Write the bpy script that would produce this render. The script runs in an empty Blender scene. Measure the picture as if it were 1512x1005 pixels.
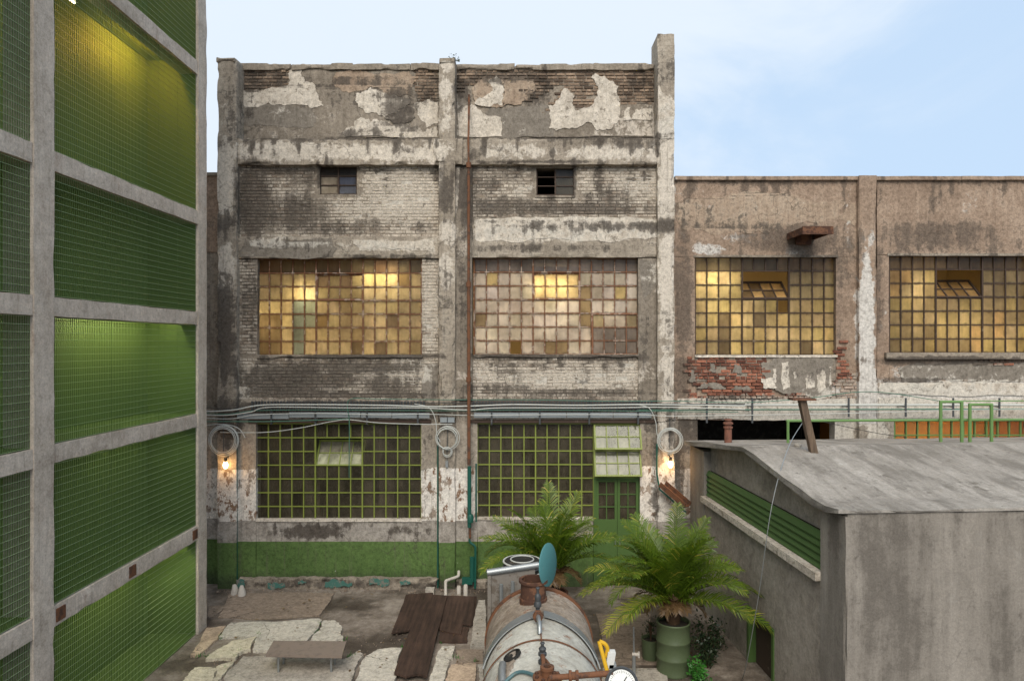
import bpy, bmesh, math, random
import numpy as np
from mathutils import Vector, Matrix
from mathutils.geometry import tessellate_polygon

sc = bpy.context.scene
COL = sc.collection
R = math.radians
rng = random.Random(11)

# ------------------------------------------------------------------ camera, sky, sun, exposure
F, CX, CY, H = 1010.0, 768.0, 508.0, 5.7          # focal length in photo pixels, principal point, eye height
cam = bpy.data.cameras.new('camera'); camo = bpy.data.objects.new('camera', cam); COL.objects.link(camo)
camo.location = (0, 0, H); camo.rotation_euler = (R(90), 0, 0)
cam.sensor_width = 36; cam.lens = 36*F/1512
cam.shift_x = -(CX-756)/1512; cam.shift_y = (CY-502.5)/1512
cam.clip_start = .1; cam.clip_end = 2000
sc.camera = camo

SUN_EL, SUN_AZ = R(44), R(-4)                    # azimuth from the viewing direction reversed: soft overcast sun behind the camera
sd = Vector((math.sin(SUN_AZ)*math.cos(SUN_EL), -math.cos(SUN_AZ)*math.cos(SUN_EL), math.sin(SUN_EL)))
w = bpy.data.worlds.new('World'); sc.world = w; w.use_nodes = True
nt = w.node_tree; nt.nodes.clear()
wo = nt.nodes.new('ShaderNodeOutputWorld'); bg = nt.nodes.new('ShaderNodeBackground')
sky = nt.nodes.new('ShaderNodeTexSky'); sky.sky_type = 'NISHITA'; sky.sun_disc = False
sky.sun_elevation = SUN_EL; sky.sun_rotation = math.atan2(sd.x, sd.y); sky.air_density = 1.0; sky.dust_density = 2.5; sky.ozone_density = 1.5
tc = nt.nodes.new('ShaderNodeTexCoord'); mp = nt.nodes.new('ShaderNodeMapping'); mp.inputs['Scale'].default_value = (1.0, 1.0, 2.2)
mp.inputs['Location'].default_value = (0.35, 0.0, 0.2)
nz = nt.nodes.new('ShaderNodeTexNoise'); nz.inputs['Scale'].default_value = 2.3; nz.inputs['Detail'].default_value = 8; nz.inputs['Roughness'].default_value = .55
nz.inputs['Distortion'].default_value = .5
cr = nt.nodes.new('ShaderNodeMapRange'); cr.inputs['From Min'].default_value = .34; cr.inputs['From Max'].default_value = .62
cr.inputs['To Min'].default_value = .12; cr.inputs['To Max'].default_value = .92; cr.interpolation_type = 'SMOOTHSTEP'
# the layer of cloud thins out towards the right (east)
sx = nt.nodes.new('ShaderNodeSeparateXYZ'); mr2 = nt.nodes.new('ShaderNodeMapRange')
mr2.inputs['From Min'].default_value = -.1; mr2.inputs['From Max'].default_value = .75; mr2.inputs['To Min'].default_value = .16; mr2.inputs['To Max'].default_value = -.14
ad = nt.nodes.new('ShaderNodeMath'); ad.operation = 'ADD'
mx = nt.nodes.new('ShaderNodeMixRGB'); mx.inputs[2].default_value = (6.3, 7.0, 7.8, 1)
hs = nt.nodes.new('ShaderNodeMixRGB'); hs.blend_type = 'MIX'; hs.inputs[0].default_value = .85; hs.inputs[2].default_value = (4.5, 6.0, 7.9, 1)
L = nt.links.new
L(tc.outputs['Generated'], mp.inputs['Vector']); L(mp.outputs[0], nz.inputs['Vector']); L(tc.outputs['Generated'], sx.inputs[0])
L(sx.outputs['X'], mr2.inputs['Value']); L(nz.outputs[0], ad.inputs[0]); L(mr2.outputs[0], ad.inputs[1]); L(ad.outputs[0], cr.inputs['Value'])
L(sky.outputs[0], hs.inputs[1]); L(hs.outputs[0], mx.inputs[1]); L(cr.outputs[0], mx.inputs[0]); L(mx.outputs[0], bg.inputs['Color']); L(bg.outputs[0], wo.inputs[0])
bg.inputs['Strength'].default_value = .055
sl = bpy.data.lights.new('sun', 'SUN'); sl.energy = 1.5; sl.angle = R(40); sl.color = (1, .92, .82)
so = bpy.data.objects.new('sun', sl); COL.objects.link(so); so.rotation_euler = sd.to_track_quat('Z', 'Y').to_euler(); so.location = (-10, -10, 30)
vs = sc.view_settings; vs.view_transform = 'Standard'; vs.look = 'None'; vs.gamma = 1; vs.use_curve_mapping = False
vs.exposure = 1.26
sc.render.engine = 'CYCLES'
sc.cycles.use_denoising = True
sc.cycles.max_bounces = 7; sc.cycles.diffuse_bounces = 3; sc.cycles.transparent_max_bounces = 12; sc.cycles.sample_clamp_indirect = 6
sc.cycles.caustics_reflective = False; sc.cycles.caustics_refractive = False

# ------------------------------------------------------------------ numbers
def W(px, py, Y): return ((px-CX)*Y/F, Y, H-(py-CY)*Y/F)
def XX(px, Y): return (px-CX)*Y/F
def ZZ(py, Y): return H-(py-CY)*Y/F
def G(px, py, z=0.0):
    Y = (H-z)*F/(py-CY); return Vector(((px-CX)*Y/F, Y, z))

def _hash(i, j, k, s):
    h = (i*374761393 + j*668265263 + k*2147483647 + s*974634777) & 0xffffffff
    h = ((h ^ (h >> 13)) * 1274126177) & 0xffffffff
    return ((h ^ (h >> 16)) & 0xffff)/65535.0
def vnoise(P, scale, seed=0):
    seed = int(seed); P = np.asarray(P, float)*scale; i = np.floor(P).astype(np.int64); f = P-i; f = f*f*(3-2*f); o = 0
    for dx in (0, 1):
        for dy in (0, 1):
            for dz in (0, 1):
                wgt = (f[:, 0] if dx else 1-f[:, 0])*(f[:, 1] if dy else 1-f[:, 1])*(f[:, 2] if dz else 1-f[:, 2])
                o = o + wgt*_hash(i[:, 0]+dx, i[:, 1]+dy, i[:, 2]+dz, seed)
    return o*2-1
def fbm(P, scale, seed=0, n=3):
    o, a = 0, 1.0
    for q in range(n): o = o+a*vnoise(P, scale*2**q, seed+q); a *= .5
    return o

# soot and pale blobs on the facade, in facade pixels (centre, radii, amount)
SOOT = [(585,150,22,45,.9),(600,188,40,14,.6),(520,192,70,8,.6),(420,192,70,8,.5),(400,112,50,12,.4),(362,140,9,45,.7),(630,130,20,28,.5),(680,130,10,40,.7),(710,108,30,9,.6),
 (770,106,50,8,.6),(790,138,20,18,.5),(860,201,115,5,1),(500,204,150,3,.9),(700,205,30,4,.5),(962,160,7,50,.7),(930,130,20,20,.4),(345,140,8,60,.4),
 (740,222,14,14,.5),(860,211,80,6,.5),(455,208,30,4,.7),(610,222,22,6,.5),(590,206,60,3,.8),(815,222,5,18,.5),(700,232,10,12,.6),(790,240,90,3,.8),(930,215,30,7,.5),
 (374,295,22,52,1),(430,312,55,28,.7),(490,335,60,14,.6),(410,252,60,6,.6),(560,330,40,10,.4),(620,335,20,10,.4),(440,262,30,14,.4),(530,250,60,4,.6),
 (690,285,14,60,.6),(740,303,60,14,.7),(720,270,25,18,.6),(860,308,110,10,.7),(885,265,6,24,1),(900,292,40,16,.5),(815,298,8,12,.7),(760,255,20,12,.5),
 (430,365,60,12,.6),(560,378,80,4,.5),(820,366,120,6,.5),(720,372,25,8,.3),
 (440,560,85,24,.9),(510,543,120,9,.8),(390,580,40,8,.6),(560,570,60,16,.6),(500,583,140,5,.9),(560,526,100,4,.9),(635,570,12,30,.4),(368,450,12,70,.6),(366,540,10,30,.3),
 (760,525,60,5,1),(900,528,60,5,.9),(730,575,60,9,.6),(860,580,110,6,.7),(760,550,12,20,.4),(860,552,14,22,.35),
 (335,490,15,80,.75),(335,330,15,18,.7),(335,355,10,8,.5),(330,215,14,8,.4),(660,285,12,42,.7),(660,312,12,10,.6),(660,440,14,50,.3),(660,550,14,60,.25),
 (983,110,15,30,.4),(983,335,15,10,1),(985,500,8,50,.4),(978,565,12,25,.4),(683,440,9,120,.35),(955,500,10,50,.4),(955,420,8,30,.3),
 (500,605,170,12,1),(820,600,160,12,.9),(335,620,20,40,.8),(660,620,14,20,.6),(985,640,18,40,.5),(635,650,10,25,.4),(335,690,9,30,.2),
 (460,785,50,9,.8),(430,790,25,7,.5),(600,783,50,5,.4),(650,862,60,6,.6),(470,858,110,8,.5),(960,650,12,40,.5),(965,740,8,40,.5),(1005,700,9,60,.6),
 # the wing
 (1170,352,70,22,.8),(1090,365,60,12,.35),(1250,380,24,50,.5),(1240,450,14,80,.4),(1400,345,90,22,.6),(1480,360,60,14,.4),(1340,350,25,30,.5),(1012,420,14,110,.7),(1010,560,14,40,.7),
 (1303,430,9,80,.6),(1260,380,10,60,.4),(1250,540,16,40,.4),(1200,545,30,15,.8),(1110,590,100,3,.4),(1400,533,110,6,1),(1350,562,50,4,.8),(1480,563,40,3,.6),(1140,268,130,4,.5),(1400,268,130,4,.5),
 (1050,600,15,8,.2),(1020,640,18,30,.7)]
PALE = [(430,160,50,18,.2),(590,150,35,16,.2),(420,224,90,14,.8),(560,226,90,12,.7),(640,225,30,18,.6),(760,224,60,12,.55),(900,226,70,12,.6),(975,226,22,18,.7),
 (590,285,55,42,.75),(520,310,40,18,.45),(425,345,40,8,.4),(430,285,18,10,.4),(940,270,38,20,.55),(720,300,18,10,.5),(770,280,25,12,.4),(870,270,22,10,.4),(760,330,90,8,.5),
 (840,340,140,14,.8),(395,358,24,8,.8),(580,362,60,8,.65),(500,360,40,6,.4),
 (375,560,20,28,.7),(605,548,30,24,.8),(560,556,22,16,.6),(480,575,18,8,.5),(520,545,20,8,.6),(635,450,12,80,.6),(366,420,10,40,.3),
 (820,560,130,18,.6),(930,550,40,20,.5),(720,545,30,10,.5),
 (335,270,14,62,.8),(335,400,13,40,.85),(335,170,14,40,.25),(660,100,10,8,.7),(660,135,12,18,.6),(660,180,10,24,.5),(652,260,6,30,.6),(660,345,13,18,.8),(660,400,13,26,.7),
 (983,200,15,50,.75),(983,280,15,45,.8),(983,400,12,62,.85),(985,470,12,40,.7),(985,540,12,40,.6),(686,360,10,40,.5),(955,400,12,20,.4),
 (1050,366,26,8,.7),(1110,350,50,10,.35),(1180,368,16,8,.6),(1030,300,30,30,.2),(1282,480,11,100,.9),(1282,580,12,45,1),(1310,470,8,40,.2),(1290,350,6,14,.5),(1260,330,8,60,.3),
 (1120,605,140,14,1),(1250,605,60,25,1),(1400,590,140,30,1),(1480,590,60,30,1),(1245,640,20,40,.9),(1300,640,16,40,.9),(1410,545,80,10,.5),(1440,300,12,25,.25),
 (1350,300,30,20,.1),(985,620,14,60,.7),(985,690,12,50,.6)]
_r = random.Random(77)
for (xa, xb, y, n_, l0, l1) in ((350,965,104,22,8,26),(350,970,205,30,6,18),(352,970,245,26,8,30),(352,645,382,6,4,10),(382,622,529,20,8,26),(702,940,528,18,6,20),(1000,1265,267,10,10,40),(1300,1510,267,10,10,40),(1030,1230,380,6,3,8),(380,620,772,14,4,12),(1000,1510,590,16,4,14)):
    for i in range(n_):
        l = _r.uniform(l0, l1); SOOT.append((_r.uniform(xa, xb), y+l*.6, _r.uniform(2.2, 5), l, _r.uniform(.35, .95)))
def facade_attr(P, blobs):
    u = CX+P[:, 0]*F/16.1; v = CY+(H-P[:, 2])*F/16.1; o = np.zeros(len(P))
    for (x, y, rx, ry, a) in blobs:
        m = (np.abs(u-x) < rx*2.3) & (np.abs(v-y) < ry*2.3)
        if m.any():
            q = ((u[m]-x)/rx)**2+((v[m]-y)/ry)**2
            o[m] = np.maximum(o[m], a*np.exp(-q**1.5*.6))
    return o*1.05

# ------------------------------------------------------------------ mesh builder
class MB:
    def __init__(s): s.v = []; s.f = []; s.r = []; s.n = 0; s.smooth = []
    def add(s, v, f, rnd=0.0, smooth=False):
        v = [tuple(q) for q in v]; s.v += v; s.r += [rnd]*len(v); b = s.n; s.n += len(v)
        s.f += [tuple(i+b for i in q) for q in f]; s.smooth += [smooth]*len(f); return s
    def box(s, x0, x1, y0, y1, z0, z1, rnd=0.0):
        v = [(x, y, z) for x in (x0, x1) for y in (y0, y1) for z in (z0, z1)]
        return s.add(v, [(0,1,3,2),(4,6,7,5),(0,4,5,1),(2,3,7,6),(0,2,6,4),(1,5,7,3)], rnd)
    def obox(s, c, ax, ay, az, rnd=0.0):      # centre and three half-axis vectors
        c = Vector(c); v = [c+Vector(ax)*i+Vector(ay)*j+Vector(az)*k for i in (-1, 1) for j in (-1, 1) for k in (-1, 1)]
        return s.add(v, [(0,1,3,2),(4,6,7,5),(0,4,5,1),(2,3,7,6),(0,2,6,4),(1,5,7,3)], rnd)
    def rough(s, x0, x1, y0, y1, z0, z1, res=.09, amp=.006, scale=3.0, seed=0, bite=0.0):
        def ax(a, b): return np.linspace(a, b, max(2, int(math.ceil((b-a)/res))+1))
        X, Y, Z = ax(x0, x1), ax(y0, y1), ax(z0, z1)
        if y1-y0 > .0: Y = np.array([y0, min(y0+.06, (y0+y1)/2), y1])
        V = {}; vl = []; fl = []
        def idx(p):
            k = (round(p[0], 5), round(p[1], 5), round(p[2], 5))
            if k not in V: V[k] = len(vl); vl.append(p)
            return V[k]
        def sheet(A, B, mk, flip):
            g = [[idx(mk(a, b)) for b in B] for a in A]
            for i in range(len(A)-1):
                for j in range(len(B)-1):
                    q = (g[i][j], g[i+1][j], g[i+1][j+1], g[i][j+1]); fl.append(q[::-1] if flip else q)
        sheet(X, Z, lambda a, b: (a, y0, b), False); sheet([x0, x1], [z0, z1], lambda a, b: (a, y1, b), True)
        sheet(Y, Z, lambda a, b: (x0, a, b), True); sheet(Y, Z, lambda a, b: (x1, a, b), False)
        sheet(X, Y, lambda a, b: (a, b, z0), True); sheet(X, Y, lambda a, b: (a, b, z1), False)
        P = np.array(vl); c = np.array([(x0+x1)/2, (y0+y1)/2, (z0+z1)/2]); h = np.array([(x1-x0)/2, (y1-y0)/2, (z1-z0)/2])
        on = (np.abs(np.abs(P-c)-h) < 1e-4); D = np.stack([fbm(P, scale, seed+31*k) for k in range(3)], 1)*amp
        corner = on.sum(1) >= 2
        if bite: D[corner] -= (np.sign(P-c)*on)[corner]*(np.maximum(0, fbm(P, 2.5, seed+99, 4))*bite)[corner][:, None]
        keep = P[:, 1] > y1-1e-4
        D[keep] = 0
        P = P+D*on
        return s.add([tuple(p) for p in P], fl)
    def tube(s, pts, r, n=8, cap=True, rnd=0.0):
        pts = [Vector(p) for p in pts]; rs = r if isinstance(r, (list, tuple)) else [r]*len(pts)
        v = []; f = []; prev = None
        for i, p in enumerate(pts):
            t = (pts[min(i+1, len(pts)-1)]-pts[max(i-1, 0)]).normalized()
            if prev is None:
                a = Vector((0, 0, 1)) if abs(t.z) < .9 else Vector((1, 0, 0)); u = t.cross(a).normalized()
            else: u = (prev-t*prev.dot(t)).normalized()
            prev = u; b = t.cross(u)
            for k in range(n): v.append(p+(u*math.cos(2*math.pi*k/n)+b*math.sin(2*math.pi*k/n))*rs[i])
        for i in range(len(pts)-1):
            for k in range(n): f.append((i*n+k, i*n+(k+1) % n, (i+1)*n+(k+1) % n, (i+1)*n+k))
        if cap: f.append(tuple(range(n))[::-1]); f.append(tuple((len(pts)-1)*n+k for k in range(n)))
        return s.add(v, f, rnd, True)
    def lathe(s, prof, c=(0, 0, 0), n=32, axis='z', cap=True, M=None):
        v = []; f = []; c = Vector(c)
        for (r, h) in prof:
            for k in range(n):
                a = 2*math.pi*k/n; p = Vector((r*math.cos(a), r*math.sin(a), h))
                if axis == 'y': p = Vector((p.x, p.z, p.y))
                if axis == 'x': p = Vector((p.z, p.x, p.y))
                if M: p = M @ p
                v.append(c+p)
        for i in range(len(prof)-1):
            for k in range(n): f.append((i*n+k, i*n+(k+1) % n, (i+1)*n+(k+1) % n, (i+1)*n+k))
        if cap: f.append(tuple(range(n))[::-1]); f.append(tuple((len(prof)-1)*n+k for k in range(n)))
        return s.add(v, f, 0, True)
    def prism(s, poly, y0, y1, rnd=0.0):      # poly of (x, z), extruded along y
        n = len(poly); v = [(x, y0, z) for x, z in poly]+[(x, y1, z) for x, z in poly]
        tri = tessellate_polygon([[Vector((x, z, 0)) for x, z in poly]])
        return s.add(v, [tuple(t) for t in tri]+[(i, (i+1) % n, n+(i+1) % n, n+i) for i in range(n)], rnd)
    def slab(s, poly, z0, z1, rnd=0.0):       # poly of (x, y), extruded up
        n = len(poly); v = [(x, y, z1) for x, y in poly]+[(x, y, z0) for x, y in poly]
        tri = tessellate_polygon([[Vector((x, y, 0)) for x, y in poly]])
        return s.add(v, [tuple(t) for t in tri]+[(i, (i+1) % n, n+(i+1) % n, n+i) for i in range(n)], rnd)
    def mesh(s, name, mat, attr=False, auto=True):
        me = bpy.data.meshes.new(name); me.from_pydata(s.v, [], s.f); me.materials.append(mat)
        if auto:
            bm = bmesh.new(); bm.from_mesh(me); bmesh.ops.recalc_face_normals(bm, faces=bm.faces[:]); bm.to_mesh(me); bm.free()
        me.polygons.foreach_set('use_smooth', s.smooth)
        if any(s.smooth): me.set_sharp_from_angle(angle=R(40))
        if any(s.r): a = me.attributes.new('rnd', 'FLOAT', 'POINT'); a.data.foreach_set('value', s.r)
        if attr:
            P = np.array(s.v)
            for nm, bl in (('soot', SOOT), ('pale', PALE)):
                a = me.attributes.new(nm, 'FLOAT', 'POINT'); a.data.foreach_set('value', facade_attr(P, bl))
        return me
    def build(s, name, mat, parent=None, attr=False, kind=None, auto=True):
        o = bpy.data.objects.new(name, s.mesh(name, mat, attr, auto)); COL.objects.link(o)
        if parent: attach(o, parent)
        if kind: o['kind'] = kind
        return o
def attach(o, p):
    o.parent = p; bpy.context.view_layer.update() if False else None
    # parents here carry only a translation
    o.location = Vector(o.location)-world_loc(p)
def world_loc(p):
    q = Vector(p.location)
    while p.parent: p = p.parent; q = q+Vector(p.location)
    return q
def thing(name, label, cat, loc=(0, 0, 0), group=None):
    o = bpy.data.objects.new(name, None); COL.objects.link(o); o.location = loc; o.empty_display_size = .2
    return tag(o, label, cat, group)
def tag(o, label, cat, group=None):
    o['label'] = label; o['category'] = cat
    if group: o['group'] = group
    return o
def copy_tree(o, parent=None):
    c = o.copy(); COL.objects.link(c)
    if parent: c.parent = parent
    for ch in list(o.children): copy_tree(ch, c)
    return c
def smoothpath(pts, n=6):
    pts = [Vector(p) for p in pts]; out = []
    for i in range(len(pts)-1):
        p0, p1, p2, p3 = pts[max(i-1, 0)], pts[i], pts[i+1], pts[min(i+2, len(pts)-1)]
        for k in range(n):
            t = k/n; out.append(.5*((2*p1)+(p2-p0)*t+(2*p0-5*p1+4*p2-p3)*t*t+(3*p1-p0-3*p2+p3)*t**3))
    out.append(pts[-1]); return out
def ragged(poly, amt, levels=3, seed=0):
    r = random.Random(seed); p = [Vector(q) for q in poly]
    for l in range(levels):
        q = []
        for i, a in enumerate(p):
            b = p[(i+1) % len(p)]; d = b-a; q.append(a)
            if d.length > .02: m = (a+b)/2; q.append(m+Vector((-d.y, d.x)).normalized()*r.uniform(-1, 1)*min(amt, d.length*.22))
        p = q; amt *= .6
    return [(q.x, q.y) for q in p]

# ------------------------------------------------------------------ materials
class Nodes:
    def __init__(s, name):
        s.m = bpy.data.materials.new(name); s.m.use_nodes = True; s.t = s.m.node_tree; s.t.nodes.clear()
        s.out = s.t.nodes.new('ShaderNodeOutputMaterial'); s.geo = s.t.nodes.new('ShaderNodeNewGeometry'); s.pos = s.geo.outputs['Position']
    def n(s, typ): return s.t.nodes.new(typ)
    def put(s, sock, v):
        if isinstance(v, bpy.types.NodeSocket): s.t.links.new(v, sock)
        elif isinstance(v, (tuple, list)) and sock.type == 'RGBA' and len(v) == 3: sock.default_value = (*v, 1)
        else: sock.default_value = v
    def math(s, op, a, b=0.0, clamp=False):
        q = s.n('ShaderNodeMath'); q.operation = op; q.use_clamp = clamp; s.put(q.inputs[0], a); s.put(q.inputs[1], b); return q.outputs[0]
    def scale(s, sc_, vec=None, loc=(0, 0, 0)):
        q = s.n('ShaderNodeMapping'); q.inputs['Scale'].default_value = sc_; q.inputs['Location'].default_value = loc; s.put(q.inputs['Vector'], vec or s.pos); return q.outputs[0]
    def noise(s, sc_, det=5, rough=.6, vec=None, dist=0.0):
        q = s.n('ShaderNodeTexNoise'); s.put(q.inputs['Vector'], vec or s.pos); q.inputs['Scale'].default_value = sc_
        q.inputs['Detail'].default_value = det; q.inputs['Roughness'].default_value = rough; q.inputs['Distortion'].default_value = dist; return q.outputs[0]
    def voro(s, sc_, vec=None, feat='DISTANCE_TO_EDGE'):
        q = s.n('ShaderNodeTexVoronoi'); q.feature = feat; s.put(q.inputs['Vector'], vec or s.pos); q.inputs['Scale'].default_value = sc_; return q.outputs[0]
    def step(s, v, a, b, lo=0.0, hi=1.0):
        q = s.n('ShaderNodeMapRange'); q.interpolation_type = 'SMOOTHSTEP'; s.put(q.inputs['Value'], v); q.inputs['From Min'].default_value = a; q.inputs['From Max'].default_value = b
        q.inputs['To Min'].default_value = lo; q.inputs['To Max'].default_value = hi; return q.outputs[0]
    def ramp(s, v, stops):
        q = s.n('ShaderNodeValToRGB'); e = q.color_ramp.elements
        while len(e) < len(stops): e.new(.5)
        for el, (p, c) in zip(e, stops): el.position = p; el.color = (*c, 1)
        s.put(q.inputs[0], v); return q.outputs[0]
    def mix(s, f, a, b, mode='MIX'):
        q = s.n('ShaderNodeMixRGB'); q.blend_type = mode; s.put(q.inputs[0], f); s.put(q.inputs[1], a); s.put(q.inputs[2], b); return q.outputs[0]
    def attr(s, name):
        q = s.n('ShaderNodeAttribute'); q.attribute_name = name; return q.outputs['Fac']
    def z(s):
        q = s.n('ShaderNodeSeparateXYZ'); s.put(q.inputs[0], s.pos); return q.outputs[2]
    def bump(s, h, strength=.4, dist=.01):
        q = s.n('ShaderNodeBump'); s.put(q.inputs['Height'], h); q.inputs['Strength'].default_value = strength; q.inputs['Distance'].default_value = dist; return q.outputs[0]
    def bsdf(s, col, rough=.85, metal=0.0, normal=None, spec=.3, emit=None, estr=0.0):
        q = s.n('ShaderNodeBsdfPrincipled'); s.put(q.inputs['Base Color'], col); s.put(q.inputs['Roughness'], rough); s.put(q.inputs['Metallic'], metal)
        q.inputs['Specular IOR Level'].default_value = spec
        if normal: s.put(q.inputs['Normal'], normal)
        if emit: s.put(q.inputs['Emission Color'], emit); q.inputs['Emission Strength'].default_value = estr
        return q
    def done(s, shader): s.t.links.new(shader.outputs[0] if not isinstance(shader, bpy.types.NodeSocket) else shader, s.out.inputs[0]); return s.m

def aged(name, dark, mid, light, pale=(.56,.52,.45), soot=(.048,.04,.033), bias=0.0, streak=.25, grain=.35, cracks=.5, bump=.5, bands=None, boards=False, blot=1.0, rust=0.0, mott=.6, broad=None, flake=0):
    N = Nodes(name)
    n1 = N.noise(.9, 8, .65); n2 = N.noise(4.3, 10, .72, dist=.4); n3 = N.noise(38, 4, .75); st = N.noise(1, 7, .62, vec=N.scale((7, 7, .45)))
    f = N.math('ADD', N.math('ADD', N.math('MULTIPLY', n1, .4), N.math('MULTIPLY', n2, .6-streak)), N.math('MULTIPLY', st, streak))
    col = N.ramp(f, [(.36, dark), (.5, mid), (.62, light)])
    if boards:      # shuttering board marks in the cast concrete
        bz = N.math('FRACT', N.math('MULTIPLY', N.z(), 7.5)); col = N.mix(N.math('MULTIPLY', N.math('LESS_THAN', bz, .09), .35), col, dark)
    pm = N.step(N.math('ADD', N.attr('pale'), N.math('MULTIPLY', N.math('SUBTRACT', n2, .5), 2.0)), .32, .52)
    col = N.mix(N.math('MULTIPLY', pm, .9), col, N.mix(n1, pale, tuple(c*.86 for c in pale)))
    if flake:
        fh = N.noise(5.2, 10, .74, vec=N.scale((1, 1, 1.25), loc=(9, 2, 4))); col = N.mix(N.step(fh, .585, .605, 0, flake), col, N.mix(n3, (.13,.11,.085), (.25,.215,.17)))
    if bands: col = bands(N, col, n1, n2, n3, st)
    s = N.math('ADD', N.attr('soot'), N.math('MULTIPLY', N.math('SUBTRACT', n2, .5), 1.7*blot)); s = N.math('ADD', s, N.math('MULTIPLY', N.math('SUBTRACT', st, .5), 1.2)); s = N.math('ADD', s, N.math('MULTIPLY', N.math('SUBTRACT', n1, .5+bias*-1), 1.0))
    sm = N.math('ADD', N.step(s, .12, .8, 0, .4), N.step(N.math('ADD', s, N.math('MULTIPLY', N.math('SUBTRACT', N.noise(9, 9, .75), .5), .9)), .34, .5, 0, .5))
    col = N.mix(sm, col, N.mix(n3, soot, tuple(c*2.1 for c in soot)))
    if rust: col = N.mix(N.step(N.noise(3.1, 8, .7, vec=N.scale((1.6, 1.6, .5), loc=(4, 2, 7))), .56, .68, 0, rust), col, (.2, .075, .03))
    col = N.mix(grain, col, N.ramp(n3, [(.32, (.4,.4,.4)), (.62, (1.3,1.3,1.3))]), 'MULTIPLY')
    if cracks:
        wv = N.n('ShaderNodeVectorMath'); wv.operation = 'ADD'; N.put(wv.inputs[0], N.pos); nn = N.n('ShaderNodeTexNoise'); nn.inputs['Scale'].default_value = 2.2; nn.inputs['Detail'].default_value = 6; N.put(nn.inputs['Vector'], N.pos)
        N.put(wv.inputs[1], nn.outputs['Color']); ce = N.voro(.55, wv.outputs[0])
        cm = N.math('MULTIPLY', N.step(ce, .003, .011, 1, 0), N.math('MULTIPLY', N.step(n1, .45, .56), cracks)); col = N.mix(cm, col, (.05,.042,.035))
    n4 = N.noise(13, 7, .78, vec=N.scale((1, 1, 1), loc=(3, 5, 1))); col = N.mix(mott, col, N.ramp(n4, [(.36, (.38,.36,.33)), (.5, (.95,.95,.95)), (.64, (1.32,1.31,1.28))]), 'MULTIPLY')
    dr = N.noise(1, 8, .7, vec=N.scale((15, 15, .55), loc=(7, 3, 0))); col = N.mix(N.math('MULTIPLY', N.step(dr, .54, .68), min(1, streak*1.7)), col, N.mix(.5, soot, dark))
    if broad:
        bn = N.noise(1, 7, .62, vec=N.scale(broad, loc=(1, 8, 2)), dist=.3); f2 = N.noise(1, 8, .68, vec=N.scale((broad[0]*3.6, broad[1]*3.6, broad[2]*2), loc=(5, 1, 3)))
        bk = N.math('ADD', N.math('ADD', N.math('MULTIPLY', bn, .42), N.math('ADD', N.math('MULTIPLY', f2, .18), N.math('MULTIPLY', n1, .4))), N.math('MULTIPLY', N.math('SUBTRACT', n4, .5), .3))
        bk = N.math('ADD', bk, N.math('MULTIPLY', N.math('SUBTRACT', n2, .5), .3)); col = N.mix(N.math('MULTIPLY', N.step(bk, .45, .59), .82), col, N.mix(n3, soot, dark)); col = N.mix(N.math('MULTIPLY', N.step(bk, .45, .33), .6), col, pale)
    hgt = N.math('ADD', N.math('MULTIPLY', n2, .7), N.math('ADD', N.math('MULTIPLY', n3, .3), N.math('MULTIPLY', n4, .5)))
    return N.done(N.bsdf(col, .9, normal=N.bump(hgt, bump, .02), spec=.2))

def paint(name, c, rough=.55, wear=(.12,.1,.07), w_amt=.5, thr=.58, metal=0.0, var=.25, bump=.15, scale=6.0, spec=.35):
    N = Nodes(name); n = N.noise(scale, 8, .7); n1 = N.noise(1.1, 4, .6); g = N.noise(40, 3, .7)
    col = N.mix(N.math('MULTIPLY', n1, var*1.6), c, tuple(v*.55 for v in c)); col = N.mix(N.step(n, thr, thr+.08, 0, w_amt), col, wear)
    col = N.mix(.25, col, N.ramp(g, [(.3, (.6,.6,.6)), (.65, (1.2,1.2,1.2))]), 'MULTIPLY')
    return N.done(N.bsdf(col, rough, metal, N.bump(N.math('ADD', n, g), bump, .006), spec))

zG, zW, zT = ZZ(799, 16.1), ZZ(768, 16.1), ZZ(692, 16.1)
def low_bands(N, col, n1, n2, n3, st):
    z = N.math('ADD', N.z(), N.math('MULTIPLY', N.math('SUBTRACT', n2, .5), .02))
    zr = N.math('ADD', N.z(), N.math('MULTIPLY', N.math('SUBTRACT', n1, .5), .5))
    below = N.math('LESS_THAN', zr, zT)
    fl = N.noise(5.5, 9, .72, vec=N.scale((1, 1, .6), loc=(3, 1, 2)))
    keep = N.step(fl, .53, .555, 1, 0)
    white = N.mix(n2, (.74,.70,.64), (.56,.52,.46)); under = N.mix(N.step(n1, .42, .55), (.20,.12,.075), (.32,.27,.22))
    w_ = N.mix(keep, under, white); col = N.mix(below, col, w_)
    gz = N.math('LESS_THAN', z, zW); col = N.mix(gz, col, N.mix(N.step(n2, .4, .62), (.36,.33,.29), (.24,.215,.185)))
    gg = N.math('LESS_THAN', z, zG); green = N.mix(N.step(n1, .35, .65), (.07,.12,.035), (.10,.165,.05)); green = N.mix(N.step(fl, .66, .68), green, (.4,.4,.35))
    green = N.mix(N.step(N.math('ADD', N.z(), N.math('MULTIPLY', st, .35)), .28, .62, .75, 0), green, (.045,.06,.03))
    return N.mix(gg, col, green)
M = {}
M['concrete'] = aged('aged_concrete', (.185,.155,.12), (.33,.285,.228), (.46,.41,.338), boards=True, bias=-.02, pale=(.62,.56,.475))
M['plaster'] = aged('grey_render', (.135,.112,.087), (.24,.205,.163), (.35,.305,.248), bias=0.02, pale=(.58,.52,.44))
M['white_plaster'] = aged('pale_plaster', (.37,.32,.26), (.55,.495,.415), (.64,.585,.505), bias=-.1, streak=.15, cracks=.4, flake=.8)
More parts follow.
